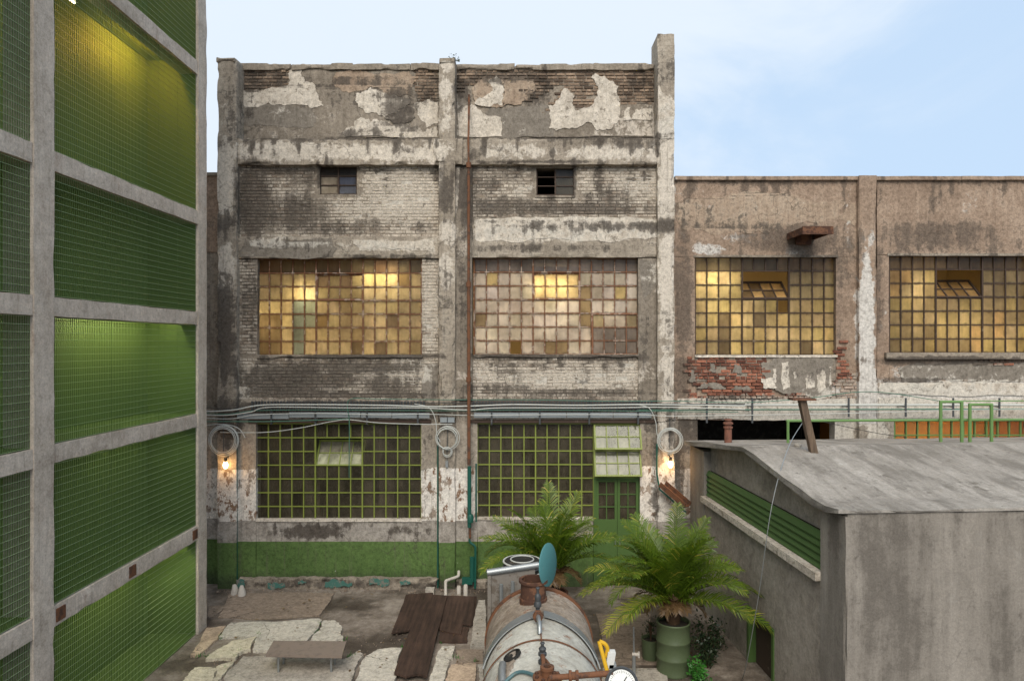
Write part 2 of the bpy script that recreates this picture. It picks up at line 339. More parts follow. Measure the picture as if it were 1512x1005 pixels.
M['grey_patch'] = aged('smooth_grey_render', (.155,.135,.11), (.205,.18,.148), (.255,.225,.188), bias=-.1, streak=.2, cracks=.3)
M['tan_patch'] = aged('tan_render', (.22,.16,.115), (.34,.26,.19), (.44,.36,.275), bias=-.05)
M['low_wall'] = aged('painted_lower_wall', (.18,.152,.12), (.29,.252,.203), (.39,.345,.285), bands=low_bands, bias=-.06)
M['mortar'] = aged('dirty_mortar', (.165,.138,.108), (.27,.23,.182), (.38,.33,.268), bias=.03)
M['wing'] = aged('brown_render', (.19,.135,.098), (.30,.222,.163), (.40,.31,.235), pale=(.6,.575,.53), soot=(.075,.058,.045), streak=.2, cracks=.35, rust=.12)
M['shed'] = aged('stained_concrete', (.15,.134,.114), (.25,.226,.194), (.325,.297,.257), streak=.1, bias=-.02, cracks=.25, mott=.4, grain=.25, broad=(1.9, 1.9, .3), pale=(.38,.352,.31))
M['shed_side'] = aged('trowelled_concrete', (.185,.163,.136), (.30,.268,.228), (.39,.352,.302), streak=.08, bias=0.0, cracks=.2, mott=.35, grain=.2, blot=1.1)
M['roof'] = aged('weathered_roof', (.17,.154,.132), (.33,.305,.27), (.48,.45,.405), streak=.05, cracks=.3, blot=1.9, bias=0.0, soot=(.085,.075,.062), mott=.5, grain=.3, broad=(2.6, .5, 2), pale=(.52,.495,.45))
M['frame_concrete'] = aged('clean_concrete', (.38,.315,.25), (.53,.455,.375), (.64,.56,.47), mott=.35, streak=.2, bias=-.16, cracks=0, bump=.2, rust=.25)

def brick_mat(name, c1, c2, painted):
    N = Nodes(name); r = N.attr('rnd'); n1 = N.noise(1.0, 6, .65); n2 = N.noise(6, 8, .7); n3 = N.noise(45, 3, .7); st = N.noise(1, 6, .6, vec=N.scale((6, 6, .5)))
    oi = N.n('ShaderNodeObjectInfo'); r = N.math('FRACT', N.math('ADD', r, N.math('MULTIPLY', oi.outputs['Random'], .999)))
    col = N.mix(r, c1, c2)
    if painted:
        k = N.math('ADD', N.math('ADD', N.math('MULTIPLY', N.attr('pale'), .5), N.math('MULTIPLY', N.math('SUBTRACT', n2, .5), 2.0)), N.math('MULTIPLY', N.math('SUBTRACT', .62, r), .5))
        col = N.mix(N.step(k, -.22, .12), col, N.mix(n1, (.56,.50,.42), (.42,.37,.305)))
    else:
        col = N.mix(N.step(N.math('ADD', N.attr('pale'), n2), .62, .72, 0, .75), col, (.40,.36,.3))
    s = N.math('ADD', N.math('ADD', N.attr('soot'), N.math('MULTIPLY', N.math('SUBTRACT', n2, .5), 1.6)), N.math('ADD', N.math('MULTIPLY', N.math('SUBTRACT', n1, .5), 1.1), N.math('MULTIPLY', N.math('SUBTRACT', st, .5), 1.2)))
    col = N.mix(N.step(s, .15, .75, 0, .86), col, N.mix(r, (.06,.05,.04), (.12,.1,.082)))
    col = N.mix(.6, col, N.ramp(n3, [(.32, (.4,.4,.4)), (.62, (1.3,1.3,1.3))]), 'MULTIPLY'); n4 = N.noise(14, 6, .78); col = N.mix(.55, col, N.ramp(n4, [(.36, (.4,.38,.35)), (.64, (1.35,1.33,1.3))]), 'MULTIPLY')
    return N.done(N.bsdf(col, .92, normal=N.bump(N.math('ADD', n2, n3), .6, .012), spec=.15))
M['brick_old'] = brick_mat('old_brown_brick', (.09,.065,.048), (.36,.265,.19), False)
M['brick_paint'] = brick_mat('whitewashed_brick', (.17,.13,.098), (.27,.22,.172), True)
M['brick_red'] = brick_mat('red_brick', (.10,.042,.03), (.36,.15,.095), False)

def pane_mat(name, tint, trans, dirt=.5):
    N = Nodes(name); oi = N.n('ShaderNodeObjectInfo'); n = N.noise(3.2, 6, .65); st = N.noise(1, 6, .6, vec=N.scale((9, 9, .8))); g = N.noise(60, 2, .6, vec=N.scale((1, 1, .12)))
    k = N.ramp(N.math('ADD', N.math('MULTIPLY', n, .5), N.math('MULTIPLY', st, .5)), [(.34, (.38,.33,.26)), (.58, (1.0,1.0,1.0))])
    col = N.mix(1, N.mix(dirt, (1, 1, 1), k, 'MULTIPLY'), N.mix(1, tint, oi.outputs['Color'], 'MULTIPLY'), 'MULTIPLY'); col = N.mix(.25, col, N.ramp(g, [(.35, (.8,.8,.8)), (.6, (1.1,1.1,1.1))]), 'MULTIPLY')
    tcn = N.n('ShaderNodeTexCoord'); sp = N.n('ShaderNodeSeparateXYZ'); N.put(sp.inputs[0], tcn.outputs['Generated'])
    def edge(o): return N.math('MINIMUM', o, N.math('SUBTRACT', 1.0, o))
    ed = N.math('MINIMUM', edge(sp.outputs[0]), edge(sp.outputs[2])); ed = N.math('ADD', ed, N.math('MULTIPLY', N.math('SUBTRACT', N.noise(9, 5, .7), .5), .5))
    col = N.mix(N.step(ed, -.02, .16, .62, 0), col, (.12,.085,.05)); big = N.noise(1.15, 4, .55, vec=N.scale((1, 1, 1.1), loc=(2, 0, 6))); col = N.mix(.8, col, N.ramp(big, [(.36, (.55,.52,.48)), (.6, (1.15,1.15,1.15))]), 'MULTIPLY')  # big: vague light and dark of the room behind, put into the pane colour
    tr = N.n('ShaderNodeBsdfTranslucent'); N.put(tr.inputs[0], col); df = N.n('ShaderNodeBsdfDiffuse'); N.put(df.inputs[0], N.mix(1, col, (.62,.62,.66), 'MULTIPLY'))
    a = N.n('ShaderNodeMixShader'); a.inputs[0].default_value = trans; N.t.links.new(df.outputs[0], a.inputs[1]); N.t.links.new(tr.outputs[0], a.inputs[2])
    gl = N.n('ShaderNodeBsdfGlossy'); gl.inputs['Roughness'].default_value = .22; fr = N.n('ShaderNodeFresnel'); fr.inputs[0].default_value = 1.35
    b = N.n('ShaderNodeMixShader'); N.t.links.new(fr.outputs[0], b.inputs[0]); N.t.links.new(a.outputs[0], b.inputs[1]); N.t.links.new(gl.outputs[0], b.inputs[2])
    return N.done(b)
M['pane_lit'] = pane_mat('frosted_pane', (.80,.68,.43), .74)
M['pane_pale'] = pane_mat('pale_frosted_pane', (.97,.88,.73), .46, .35)
def clear_pane(name, dirt_c, amount):
    N = Nodes(name); n = N.noise(2.4, 7, .65); st = N.noise(1, 5, .6, vec=N.scale((8, 8, .7))); oi = N.n('ShaderNodeObjectInfo')
    tr = N.n('ShaderNodeBsdfTransparent'); tr.inputs[0].default_value = (.72,.72,.68, 1)
    df = N.n('ShaderNodeBsdfDiffuse'); N.put(df.inputs[0], N.mix(1, dirt_c, oi.outputs['Color'], 'MULTIPLY'))
    f = N.step(N.math('ADD', N.math('MULTIPLY', n, .6), N.math('MULTIPLY', st, .4)), .36, .66, amount*.5, amount*1.3)
    a = N.n('ShaderNodeMixShader'); N.put(a.inputs[0], f); N.t.links.new(tr.outputs[0], a.inputs[1]); N.t.links.new(df.outputs[0], a.inputs[2])
    gl = N.n('ShaderNodeBsdfGlossy'); gl.inputs['Roughness'].default_value = .08; fr = N.n('ShaderNodeFresnel'); fr.inputs[0].default_value = 1.4
    b = N.n('ShaderNodeMixShader'); N.t.links.new(fr.outputs[0], b.inputs[0]); N.t.links.new(a.outputs[0], b.inputs[1]); N.t.links.new(gl.outputs[0], b.inputs[2])
    return N.done(b)
M['pane_clear'] = clear_pane('dusty_clear_pane', (.15,.128,.085), .32)
M['pane_dusty'] = clear_pane('dusty_grey_pane', (.62,.62,.52), .8)
def emit(name, c, s):
    N = Nodes(name); q = N.n('ShaderNodeEmission'); q.inputs[0].default_value = (*c, 1); q.inputs[1].default_value = s; return N.done(q)
M['rust_bar'] = paint('rusty_steel', (.2,.09,.045), .85, (.42,.34,.27), .8, .51)
M['dark_bar'] = paint('dark_rust_steel', (.065,.042,.03), .8, (.28,.24,.2), .6, .6)
M['green_bar'] = paint('moss_green_paint', (.21,.25,.05), .5, (.06,.05,.03), .6, .62)
M['green_bar2'] = paint('leaf_green_paint', (.13,.24,.075), .5, (.09,.06,.03), .6, .64)
M['green_door'] = paint('green_door_paint', (.07,.13,.035), .5, (.05,.05,.03), .5, .62)
M['rust'] = paint('rust_pipe', (.16,.068,.032), .85, (.06,.035,.025), .8, .5, bump=.4)
M['rust_deep'] = paint('deep_rust', (.075,.035,.022), .9, (.16,.075,.04), .8, .5, bump=.5)
M['teal_pipe'] = paint('dark_green_pipe', (.012,.085,.062), .45, (.14,.07,.04), .5, .64)
M['teal_faded'] = paint('faded_teal_paint', (.06,.16,.13), .8, (.2,.17,.14), .9, .5, scale=9)
M['galv'] = paint('galvanised_steel', (.36,.38,.38), .45, (.16,.13,.1), .4, .6, metal=.7)
M['tray'] = paint('grey_tray_paint', (.30,.33,.34), .5, (.12,.1,.08), .5, .6, metal=.3)
M['cable_white'] = paint('pale_cable', (.48,.49,.45), .55, (.2,.18,.15), .4, .6)
M['cable_green'] = paint('green_cable', (.06,.16,.11), .55, (.2,.2,.16), .4, .6)
M['cable_dark'] = paint('black_cable', (.03,.03,.028), .6)
M['grey_sheet'] = paint('grimy_grey_sheet', (.2,.18,.155), .6, (.09,.07,.05), .7, .52)
M['steel_dark'] = paint('dark_strut', (.07,.075,.078), .6, (.2,.19,.17), .4, .6, metal=.4)
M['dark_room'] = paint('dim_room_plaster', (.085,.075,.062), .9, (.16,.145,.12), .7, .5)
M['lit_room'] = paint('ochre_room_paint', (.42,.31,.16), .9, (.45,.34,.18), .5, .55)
M['orange_room'] = paint('orange_room_paint', (.62,.26,.045), .8, (.5,.2,.03), .4, .55)
M['grate'] = paint('green_grating', (.11,.175,.055), .5, (.04,.06,.03), .3, .65, var=.1)
M['grate_rod'] = paint('pale_green_rod', (.26,.34,.18), .5, (.2,.2,.15), .3, .65, var=.1)
M['green_sheet'] = paint('green_backing_sheet', (.15,.22,.055), .6, (.05,.1,.02), .25, .62, var=.15)
M['louvre'] = paint('green_louvre_paint', (.065,.125,.035), .75, (.05,.05,.035), .4, .64)
M['tank'] = aged('weathered_tank_paint', (.25,.235,.2), (.44,.43,.375), (.57,.56,.5), soot=(.075,.052,.038), streak=.15, mott=.3, grain=.2, cracks=.2, bump=.2, bias=.03, blot=1.4, rust=.85)
M['tank_rust'] = aged('rust_stained_band', (.13,.095,.07), (.24,.195,.15), (.38,.33,.275), soot=(.09,.05,.032), streak=.1, cracks=0, bump=.3, rust=.9)
M['teal_lid'] = paint('teal_lid_paint', (.075,.22,.225), .55, (.2,.2,.16), .5, .62)
M['yellow'] = paint('yellow_pipe_paint', (.62,.36,.015), .5, (.2,.1,.03), .4, .63)
M['hose'] = paint('blue_grey_hose', (.07,.14,.15), .5)
M['plank'] = None
M['black'] = paint('black_rubber', (.02,.02,.018), .6)
M['white_dial'] = paint('white_dial', (.62,.63,.6), .35, (.3,.3,.27), .3, .65)
M['white_stub'] = paint('white_painted_stub', (.5,.46,.4), .8, (.25,.2,.16), .7, .55)
M['drum'] = paint('olive_drum_paint', (.075,.10,.05), .45, (.06,.06,.035), .6, .6)
M['clay'] = paint('clay_vent', (.2,.085,.055), .85, (.1,.05,.035), .7, .52)
M['bench'] = paint('worn_bench_top', (.22,.175,.14), .75, (.14,.115,.095), .6, .52)
M['soil'] = paint('dark_soil', (.02,.016,.012), .95)
M['bulb'] = emit('lit_bulb', (1, .6, .24), 14)
M['tube'] = emit('lit_tube', (1, .84, .5), 20)
M['tube_dim'] = emit('dim_lit_tube', (1, .8, .46), 13)
M['strip_green'] = emit('lit_strip', (1, 1, .6), 26)
M['strip_amber'] = emit('lit_amber_strip', (1, .55, .08), 60)

def wood(name, c1, c2, axis=(1, 1, 1)):
    N = Nodes(name); n = N.noise(1, 7, .65, vec=N.scale(axis)); b = N.noise(1.6, 6, .65); g = N.noise(50, 3, .6)
    col = N.ramp(N.math('ADD', N.math('MULTIPLY', n, .6), N.math('MULTIPLY', b, .4)), [(.36, c1), (.62, c2)]); col = N.mix(.35, col, N.ramp(g, [(.3, (.55,.55,.55)), (.6, (1.15,1.15,1.15))]), 'MULTIPLY')
    return N.done(N.bsdf(col, .8, normal=N.bump(n, .4, .01), spec=.25))
M['plank'] = wood('dark_weathered_board', (.022,.014,.01), (.075,.045,.032), (14, .9, 14))
M['timber'] = wood('grey_brown_timber', (.06,.042,.03), (.19,.135,.09), (18, 18, 1.2))
def ground_mat():
    N = Nodes('yard_ground'); n1 = N.noise(.55, 7, .62); n2 = N.noise(3.2, 9, .7); n3 = N.noise(28, 6, .75); g = N.noise(120, 2, .7)
    col = N.ramp(N.math('ADD', N.math('MULTIPLY', n1, .55), N.math('MULTIPLY', n2, .45)), [(.38, (.07,.053,.04)), (.5, (.165,.135,.107)), (.62, (.29,.25,.207))])
    wet = N.step(n1, .42, .52, 1, 0); col = N.mix(N.math('MULTIPLY', wet, .55), col, (.04,.03,.023))
    col = N.mix(.5, col, N.ramp(n3, [(.32, (.5,.5,.5)), (.62, (1.3,1.3,1.3))]), 'MULTIPLY'); col = N.mix(N.step(g, .64, .7, 0, .5), col, (.3,.27,.23))
    return N.done(N.bsdf(col, N.step(wet, 0, 1, .9, .6), normal=N.bump(N.math('ADD', n2, N.math('MULTIPLY', n3, .5)), .6, .03), spec=.3))
M['ground'] = ground_mat()
def slab_mat(name, c):
    return aged(name, tuple(v*.62 for v in c), tuple(v*.85 for v in c), c, soot=(.11,.085,.062), streak=0, cracks=.7, bias=-.05, bump=.35, blot=1.1)
M['slab_pale'] = slab_mat('pale_slab', (.56,.52,.44)); M['slab_cream'] = slab_mat('cream_slab', (.6,.54,.41)); M['slab_peach'] = slab_mat('peach_slab', (.5,.385,.28)); M['slab_grey'] = slab_mat('grey_slab', (.43,.39,.33)); M['slab_brown'] = slab_mat('brown_slab', (.28,.22,.168))
def leaf_mat(name, c1, c2, c3):
    N = Nodes(name); r = N.attr('rnd'); oi = N.n('ShaderNodeObjectInfo'); n = N.noise(2.2, 3, .6)
    col = N.ramp(r, [(0.0, c1), (.6, c2), (1.0, c3)]); col = N.mix(N.math('MULTIPLY', oi.outputs['Random'], .45), col, c1); col = N.mix(N.math('MULTIPLY', n, .35), col, c2)
    p = N.bsdf(col, .42, spec=.4); t = N.n('ShaderNodeBsdfTranslucent'); N.put(t.inputs[0], N.mix(1, col, (1.3,1.4,.7), 'MULTIPLY')); m_ = N.n('ShaderNodeMixShader'); m_.inputs[0].default_value = .34
    N.t.links.new(p.outputs[0], m_.inputs[1]); N.t.links.new(t.outputs[0], m_.inputs[2]); return N.done(m_)
M['frond'] = leaf_mat('palm_frond', (.032,.066,.007), (.12,.19,.015), (.42,.36,.06))
M['dead_frond'] = leaf_mat('dead_frond', (.09,.05,.025), (.16,.1,.045), (.25,.17,.08))
M['shrub'] = leaf_mat('dark_shrub_leaf', (.012,.026,.012), (.028,.05,.022), (.06,.075,.03))
M['bright_leaf'] = leaf_mat('bright_leaf', (.02,.1,.012), (.05,.2,.03), (.1,.28,.05))
M['husk'] = wood('palm_husk', (.02,.014,.009), (.085,.048,.026), (20, 20, 3))

# ------------------------------------------------------------------ ground
g = MB(); nx, ny = 90, 90
xs = np.concatenate([[-400, -100, -40], np.linspace(-12, 12, nx), [40, 100, 400]]); ys = np.concatenate([[-200, -40], np.linspace(2, 16.5, ny), [40, 120, 700]])
P = np.array([(x, y, 0) for x in xs for y in ys], float); dz = fbm(P, .9, 5, 4)*.012; inner = (np.abs(P[:, 0]) < 12) & (P[:, 1] > 2) & (P[:, 1] < 16.5); P[:, 2] = np.where(inner, dz-.012, -.02)
k = len(ys); g.add([tuple(p) for p in P], [(i*k+j, (i+1)*k+j, (i+1)*k+j+1, i*k+j+1) for i in range(len(xs)-1) for j in range(k-1)], 0, True)
ground = g.build('ground', M['ground'], auto=False); ground['kind'] = 'structure'
def z7(pts, ox=240, oy=780, s=3.15): return [(ox+x/s, oy+y/s) for x, y in pts]
def ground_slab(pts, mat, th=.045, seed=0, z0=-.05):
    p = [G(x, y, th) for x, y in z7(pts)]; poly = ragged([(q.x, q.y) for q in p], .035, 4, seed)
    m_ = MB(); m_.slab(poly, z0, th+rng.uniform(-.004, .004)); o = m_.build('slab', mat, ground); return o
SL = [([(262,505),(318,436),(560,430),(725,416),(742,424),(715,470),(668,520),(525,524),(505,562),(420,562),(440,500),(335,497)], 'slab_pale', .05),
 ([(750,425),(800,425),(832,450),(828,482),(762,477),(732,466)], 'slab_pale', .055), ([(728,473),(826,490),(840,510),(800,522),(684,522)], 'slab_pale', .05),
 ([(205,460),(295,450),(258,505),(215,545),(165,585),(130,585)], 'slab_peach', .04), ([(330,520),(436,500),(410,560),(370,568),(335,600),(200,605),(215,585),(305,535)], 'slab_cream', .05),
 ([(105,690),(150,645),(245,645),(240,680),(205,735),(95,735)], 'slab_cream', .075), ([(250,640),(330,612),(300,655),(262,700),(245,735),(215,735),(248,682)], 'slab_cream', .045),
 ([(375,592),(500,588),(600,600),(815,605),(860,600),(920,562),(935,590),(905,630),(870,735),(270,735),(300,665)], 'slab_grey', .04),
 ([(945,590),(1000,560),(1115,552),(1090,640),(1078,735),(880,735),(920,650)], 'slab_pale', .04), ([(1300,545),(1360,545),(1350,600),(1330,625),(1290,735),(1225,735),(1270,620)], 'slab_pale', .045),
 ([(1342,630),(1458,626),(1458,735),(1298,735)], 'slab_peach', .05), ([(1365,560),(1490,560),(1490,618),(1365,620)], 'slab_brown', .03), ([(215,355),(300,357),(240,405),(205,410)], 'slab_brown', .02),
 ([(310,300),(520,296),(800,300),(730,405),(420,420),(260,410)], 'slab_brown', .014), ([(1470,330),(1500,330),(1500,550),(1430,550)], 'slab_grey', .03), ([(1466,632),(1500,632),(1500,735),(1466,735)], 'slab_grey', .045)]
for i, (p, mt, th) in enumerate(SL): ground_slab(p, M[mt], th, i)
m_ = MB(); p = [G(x, y, .03) for x, y in [(890,985),(985,985),(985,1012),(890,1012)]]; m_.slab(ragged([(q.x, q.y) for q in p], .03, 2, 3), -.05, .03); m_.build('slab', M['slab_grey'], ground)
m_ = MB(); p = [G(x, y, .02) for x, y in [(880,905),(960,905),(975,978),(895,978)]]; m_.slab(ragged([(q.x, q.y) for q in p], .03, 2, 4), -.05, .02); m_.build('slab', M['slab_brown'], ground)
# loose grit and rubble along the wall foot and the slab edges
m_ = MB(); rr = random.Random(4)
for i in range(700):
    if i < 350: x, y = rr.uniform(-7, 1), 15.85-abs(rr.gauss(0, .12))
    elif i < 600: q = G(*z7([(rr.uniform(240, 420), rr.uniform(560, 709))])[0]); x, y = q.x, q.y
    else: q = G(*z7([(rr.uniform(820, 1120), rr.uniform(480, 709))])[0]); x, y = q.x, q.y
    s_ = rr.uniform(.004, .012) if rr.random() < .95 else rr.uniform(.015, .035); a = rr.uniform(0, 6.3)
    m_.obox((x, y, s_*.5), (s_*math.cos(a), s_*math.sin(a), s_*rr.uniform(-.3, .3)), (-s_*math.sin(a)*.7, s_*math.cos(a)*.7, 0), (0, s_*.2, s_*.6))
m_.build('rubble', M['slab_brown'], kind='stuff')

# ------------------------------------------------------------------ facade helpers
class Wallspec:
    def __init__(s, parent): s.p = parent; s.bricks = 0; s.panes = 0
BRICK_MESH = {}
def facade_box(b, name, px0, py0, px1, py1, Y, depth, mat, res=.09, amp=.006, bite=.0, seed=None, holes=(), scale=3.0):
    xs_ = sorted({px0, px1, *[v for h in holes for v in (h[0], h[2])]}); m = MB()
    x0, x1, z1, z0 = XX(px0, Y), XX(px1, Y), ZZ(py0, Y), ZZ(py1, Y)
    if not holes: m.rough(x0, x1, Y, Y+depth, z0, z1, res, amp, scale, seed if seed is not None else rng.randrange(9999), bite)
    else:
        hx0, hy0, hx1, hy1 = holes[0]
        for (a, c, d, e) in ((px0, py0, hx0, py1), (hx1, py0, px1, py1), (hx0, py0, hx1, hy0), (hx0, hy1, hx1, py1)):
            if d-a > .5 and e-c > .5: m.rough(XX(a, Y), XX(d, Y), Y, Y+depth, ZZ(e, Y), ZZ(c, Y), res, amp, scale, 7, 0)
    return m.build(name, mat, b.p, attr=True)
def brickfield(b, px0, py0, px1, py1, Y, mat, holes=(), keep=None, out=.022, individual=False, wall_name='brickwork', L_=.225, Hh=.064, J=.014, drop=.03, seed=0, host=None):
    r = random.Random(seed*77+5); x0, x1, z1, z0 = XX(px0, Y), XX(px1, Y), ZZ(py0, Y), ZZ(py1, Y)
    hs_ = [(XX(h[0], Y), XX(h[2], Y), ZZ(h[3], Y), ZZ(h[1], Y)) for h in holes]
    m = MB(); row = 0; z = z1-Hh-J*.5; par = host or b.p
    while z > z0-Hh*.5:
        x = x0-(L_*.5 if row % 2 else 0)-r.uniform(0, .03)
        while x < x1:
            l = L_*r.uniform(.93, 1.05) if row % 6 else L_*.5; a, c = max(x, x0), min(x+l, x1); x += l+J
            if c-a < .03: continue
            zz0, zz1 = max(z, z0), min(z+Hh, z1)
            if zz1-zz0 < .02: continue
            mid = ((a+c)/2, (zz0+zz1)/2)
            bad = any(c > h[0] and a < h[1] and zz1 > h[2] and zz0 < h[3] for h in hs_)
            if bad or r.random() < drop: continue
            if keep and not keep(CX+mid[0]*F/Y, CY+(H-mid[1])*F/Y): continue
            o_ = out*r.uniform(.55, 1.25); j = lambda: r.uniform(-.004, .004); e = .006
            fr = [(a+e+j(), Y-o_, zz0+e+j()), (c-e+j(), Y-o_+j(), zz0+e+j()), (c-e+j(), Y-o_, zz1-e+j()), (a+e+j(), Y-o_+j(), zz1-e+j())]
            bk = [(a, Y+.004, zz0), (c, Y+.004, zz0), (c, Y+.004, zz1), (a, Y+.004, zz1)]
            fc = [(0,1,2,3),(0,4,5,1),(1,5,6,2),(2,6,7,3),(3,7,4,0)]; rn = r.random()*.98+.01
            if individual and b.bricks < 300:
                mm = MB(); mm.add(fr+bk, fc, rn); mm.build('brick', mat, par, attr=True, auto=False); b.bricks += 1
            else: m.add(fr+bk, fc, rn)
        z -= Hh+J; row += 1
    if m.n: m.build(wall_name, mat, par, attr=True, kind='stuff', auto=False)
def patch(b, pts, Y, th, mat, amt=.05, seed=0, z=None):
    if z: pts = [(z[0]+x/8.378, z[1]+y/8.378) for x, y in pts]
    poly = ragged([(XX(x, Y), ZZ(y, Y)) for x, y in pts], amt*1.3, 4, seed)
    m = MB(); m.prism(poly, Y-th, Y+.003); return m.build('plaster_patch', mat, b.p, attr=True)
def frame_mesh(m, x0, x1, z0, z1, Y, cols, rows, bw=.024, dep=.045, thick=(), skip=None, wide=.034):
    m.box(x0-.03, x0+.01, Y-.02, Y+.05, z0-.03, z1+.03); m.box(x1-.01, x1+.03, Y-.021, Y+.05, z0-.03, z1+.03)
    m.box(x0+.01, x1-.01, Y-.019, Y+.049, z1-.01, z1+.028); m.box(x0+.01, x1-.01, Y-.0195, Y+.0495, z0-.028, z0+.01)
    cw, rh = (x1-x0)/cols, (z1-z0)/rows
    sk = skip or set()
    for c in range(1, cols):
        wd = wide if c in thick else bw; runs = []
        for q in range(rows):
            if (c-1, q) in sk and (c, q) in sk: continue
            if runs and runs[-1][1] == q: runs[-1][1] = q+1
            else: runs.append([q, q+1])
        for a, e in runs: m.box(x0+c*cw-wd/2, x0+c*cw+wd/2, Y-.012-(.008 if c in thick else 0), Y+dep, z1-e*rh, z1-a*rh)
    for q in range(1, rows):
        runs = []
        for c in range(cols):
            if (c, q-1) in sk and (c, q) in sk: continue
            if runs and runs[-1][1] == c: runs[-1][1] = c+1
            else: runs.append([c, c+1])
        for a, e in runs: m.box(x0+a*cw+.011, x0+e*cw-.011, Y-.009, Y+dep-.004, z1-q*rh-bw/2, z1-q*rh+bw/2)
def window(b, name, px0, py0, px1, py1, Y, cols, rows, fmat, pmat, colour, thick=(), skip=None, bw=.022, missing=(), tilt=.01):
    x0, x1, z1, z0 = XX(px0, Y), XX(px1, Y), ZZ(py0, Y), ZZ(py1, Y); sk = skip or set()
    m = MB(); frame_mesh(m, x0, x1, z0, z1, Y, cols, rows, bw, thick=thick, skip=sk)
    win = m.build(name, fmat, b.p); cw, rh = (x1-x0)/cols, (z1-z0)/rows
    q = MB(); hw, hh = cw/2-.006, rh/2-.006; q.add([(-hw,0,-hh),(hw,0,-hh),(hw,0,hh),(-hw,0,hh),(-hw,.004,-hh),(hw,.004,-hh),(hw,.004,hh),(-hw,.004,hh)], [(0,1,2,3),(0,4,5,1),(1,5,6,2),(2,6,7,3),(3,7,4,0)])
    me = q.mesh('pane', pmat, auto=False); extra = MB()
    for c in range(cols):
        for r_ in range(rows):
            if (c, r_) in sk or (c, r_) in missing: continue
            loc = (x0+(c+.5)*cw, Y+.016, z1-(r_+.5)*rh)
            if b.panes < 300:
                o = bpy.data.objects.new('pane', me); COL.objects.link(o); o.location = loc; attach(o, win); b.panes += 1
                o.rotation_euler = (rng.gauss(0, tilt), 0, rng.gauss(0, tilt)); o.color = (*colour(c, r_), 1)
            else: extra.add([(loc[0]+v[0], loc[1]+v[1], loc[2]+v[2]) for v in q.v], q.f)
    if extra.n:
        e = extra.build('pane_sheet', pmat, win, kind='stuff', auto=False); e.color = (*colour(0, 0), 1)
    return win
def sash(b, px0, py0, px1, py1, Y, cols, rows, ang, hinge, fmat, pmat, colour, bw=.02):
    x0, x1, z1, z0 = XX(px0, Y), XX(px1, Y), ZZ(py0, Y), ZZ(py1, Y); cx = (x0+x1)/2; hgt = z1-z0
    lo, hi = (0, hgt) if hinge == 'bottom' else (-hgt, 0); m = MB(); hw = (x1-x0)/2-.02
    frame_mesh(m, -hw, hw, lo+.02, hi-.02, 0, cols, rows, bw)
    o = m.build('vent_sash', fmat); o.location = (cx, Y-.005, z0 if hinge == 'bottom' else z1); attach(o, b.p); o.rotation_euler = (ang, 0, 0)
    cw, rh = 2*hw/cols, (hgt-.04)/rows; q = MB(); a, e = cw/2-.005, rh/2-.005; q.add([(-a,0,-e),(a,0,-e),(a,0,e),(-a,0,e),(-a,.004,-e),(a,.004,-e),(a,.004,e),(-a,.004,e)], [(0,1,2,3),(0,4,5,1),(1,5,6,2),(2,6,7,3),(3,7,4,0)]); me = q.mesh('pane', pmat, auto=False)
    for c in range(cols):
        for r_ in range(rows):
            p = bpy.data.objects.new('pane', me); COL.objects.link(p); p.parent = o; p.location = (-hw+(c+.5)*cw, .016, hi-.02-(r_+.5)*rh); p.color = (*colour(c, r_), 1); b.panes += 1
    return o
def room(b, px0, px1, Y0, Y1, z0, z1, mat, name='room'):
    m = MB(); x0, x1 = XX(px0, 16.1), XX(px1, 16.1); t = .12
    m.box(x0-t, x1+t, Y1, Y1+t, z0-t, z1+t); m.box(x0-t, x0, Y0, Y1, z0-t, z1+t); m.box(x1, x1+t, Y0, Y1, z0-t, z1+t); m.box(x0, x1, Y0, Y1, z0-t, z0); m.box(x0, x1, Y0, Y1, z1, z1+t)
    return m.build(name, mat, b.p)
def tube_lamp(b, px0, px1, py, Y, mat=None, r=.025):
    m = MB(); z = ZZ(py, Y); m.box(XX(px0, Y)-.05, XX(px1, Y)+.05, Y-.03, Y+.06, z+.06, z+.11); m.tube([(XX(px0, Y)-.02, Y+.015, z+.06), (XX(px0, Y)-.02, Y+.015, z+.0)], .01); m.tube([(XX(px1, Y)+.02, Y+.015, z+.06), (XX(px1, Y)+.02, Y+.015, z)], .01)
    o = m.build('lamp_housing', M['galv'], b.p); t = MB(); t.tube([(XX(px0, Y), Y+.015, z), (XX(px1, Y), Y+.015, z)], r, 10); t.build('lamp_tube', mat or M['tube'], o); return o

# ------------------------------------------------------------------ the tall factory block
T = Wallspec(thing('factory_building', 'tall derelict grey factory block of three storeys with flaking patches on its parapet', 'building', (XX(660, 16.1), 16.1, 0)))
YC = 16.0
def column(px0, px1, top, py_low=622):
    m = MB(); m.rough(XX(px0, YC), XX(px1, YC), YC, YC+.75, ZZ(py_low, YC), ZZ(top, YC), .09, .007, 3, int(px0), .05); m.build('column', M['concrete'], T.p, attr=True)
    m = MB(); m.rough(XX(px0, YC), XX(px1, YC), YC, YC+.7, -.05, ZZ(py_low, YC)-.002, .09, .005, 3, int(px0)+1, .03); m.build('column_base', M['low_wall'], T.p, attr=True)
column(321, 349, 85); column(648, 672, 87); column(971, 996, 50)
for (a, c, t0, t1) in ((649, 671, 86, 92), (320, 346, 84, 91)): facade_box(T, 'column_cap', a, t0, c+.8, t1, YC-.03, .7, M['mortar'], .07, .012, .03)
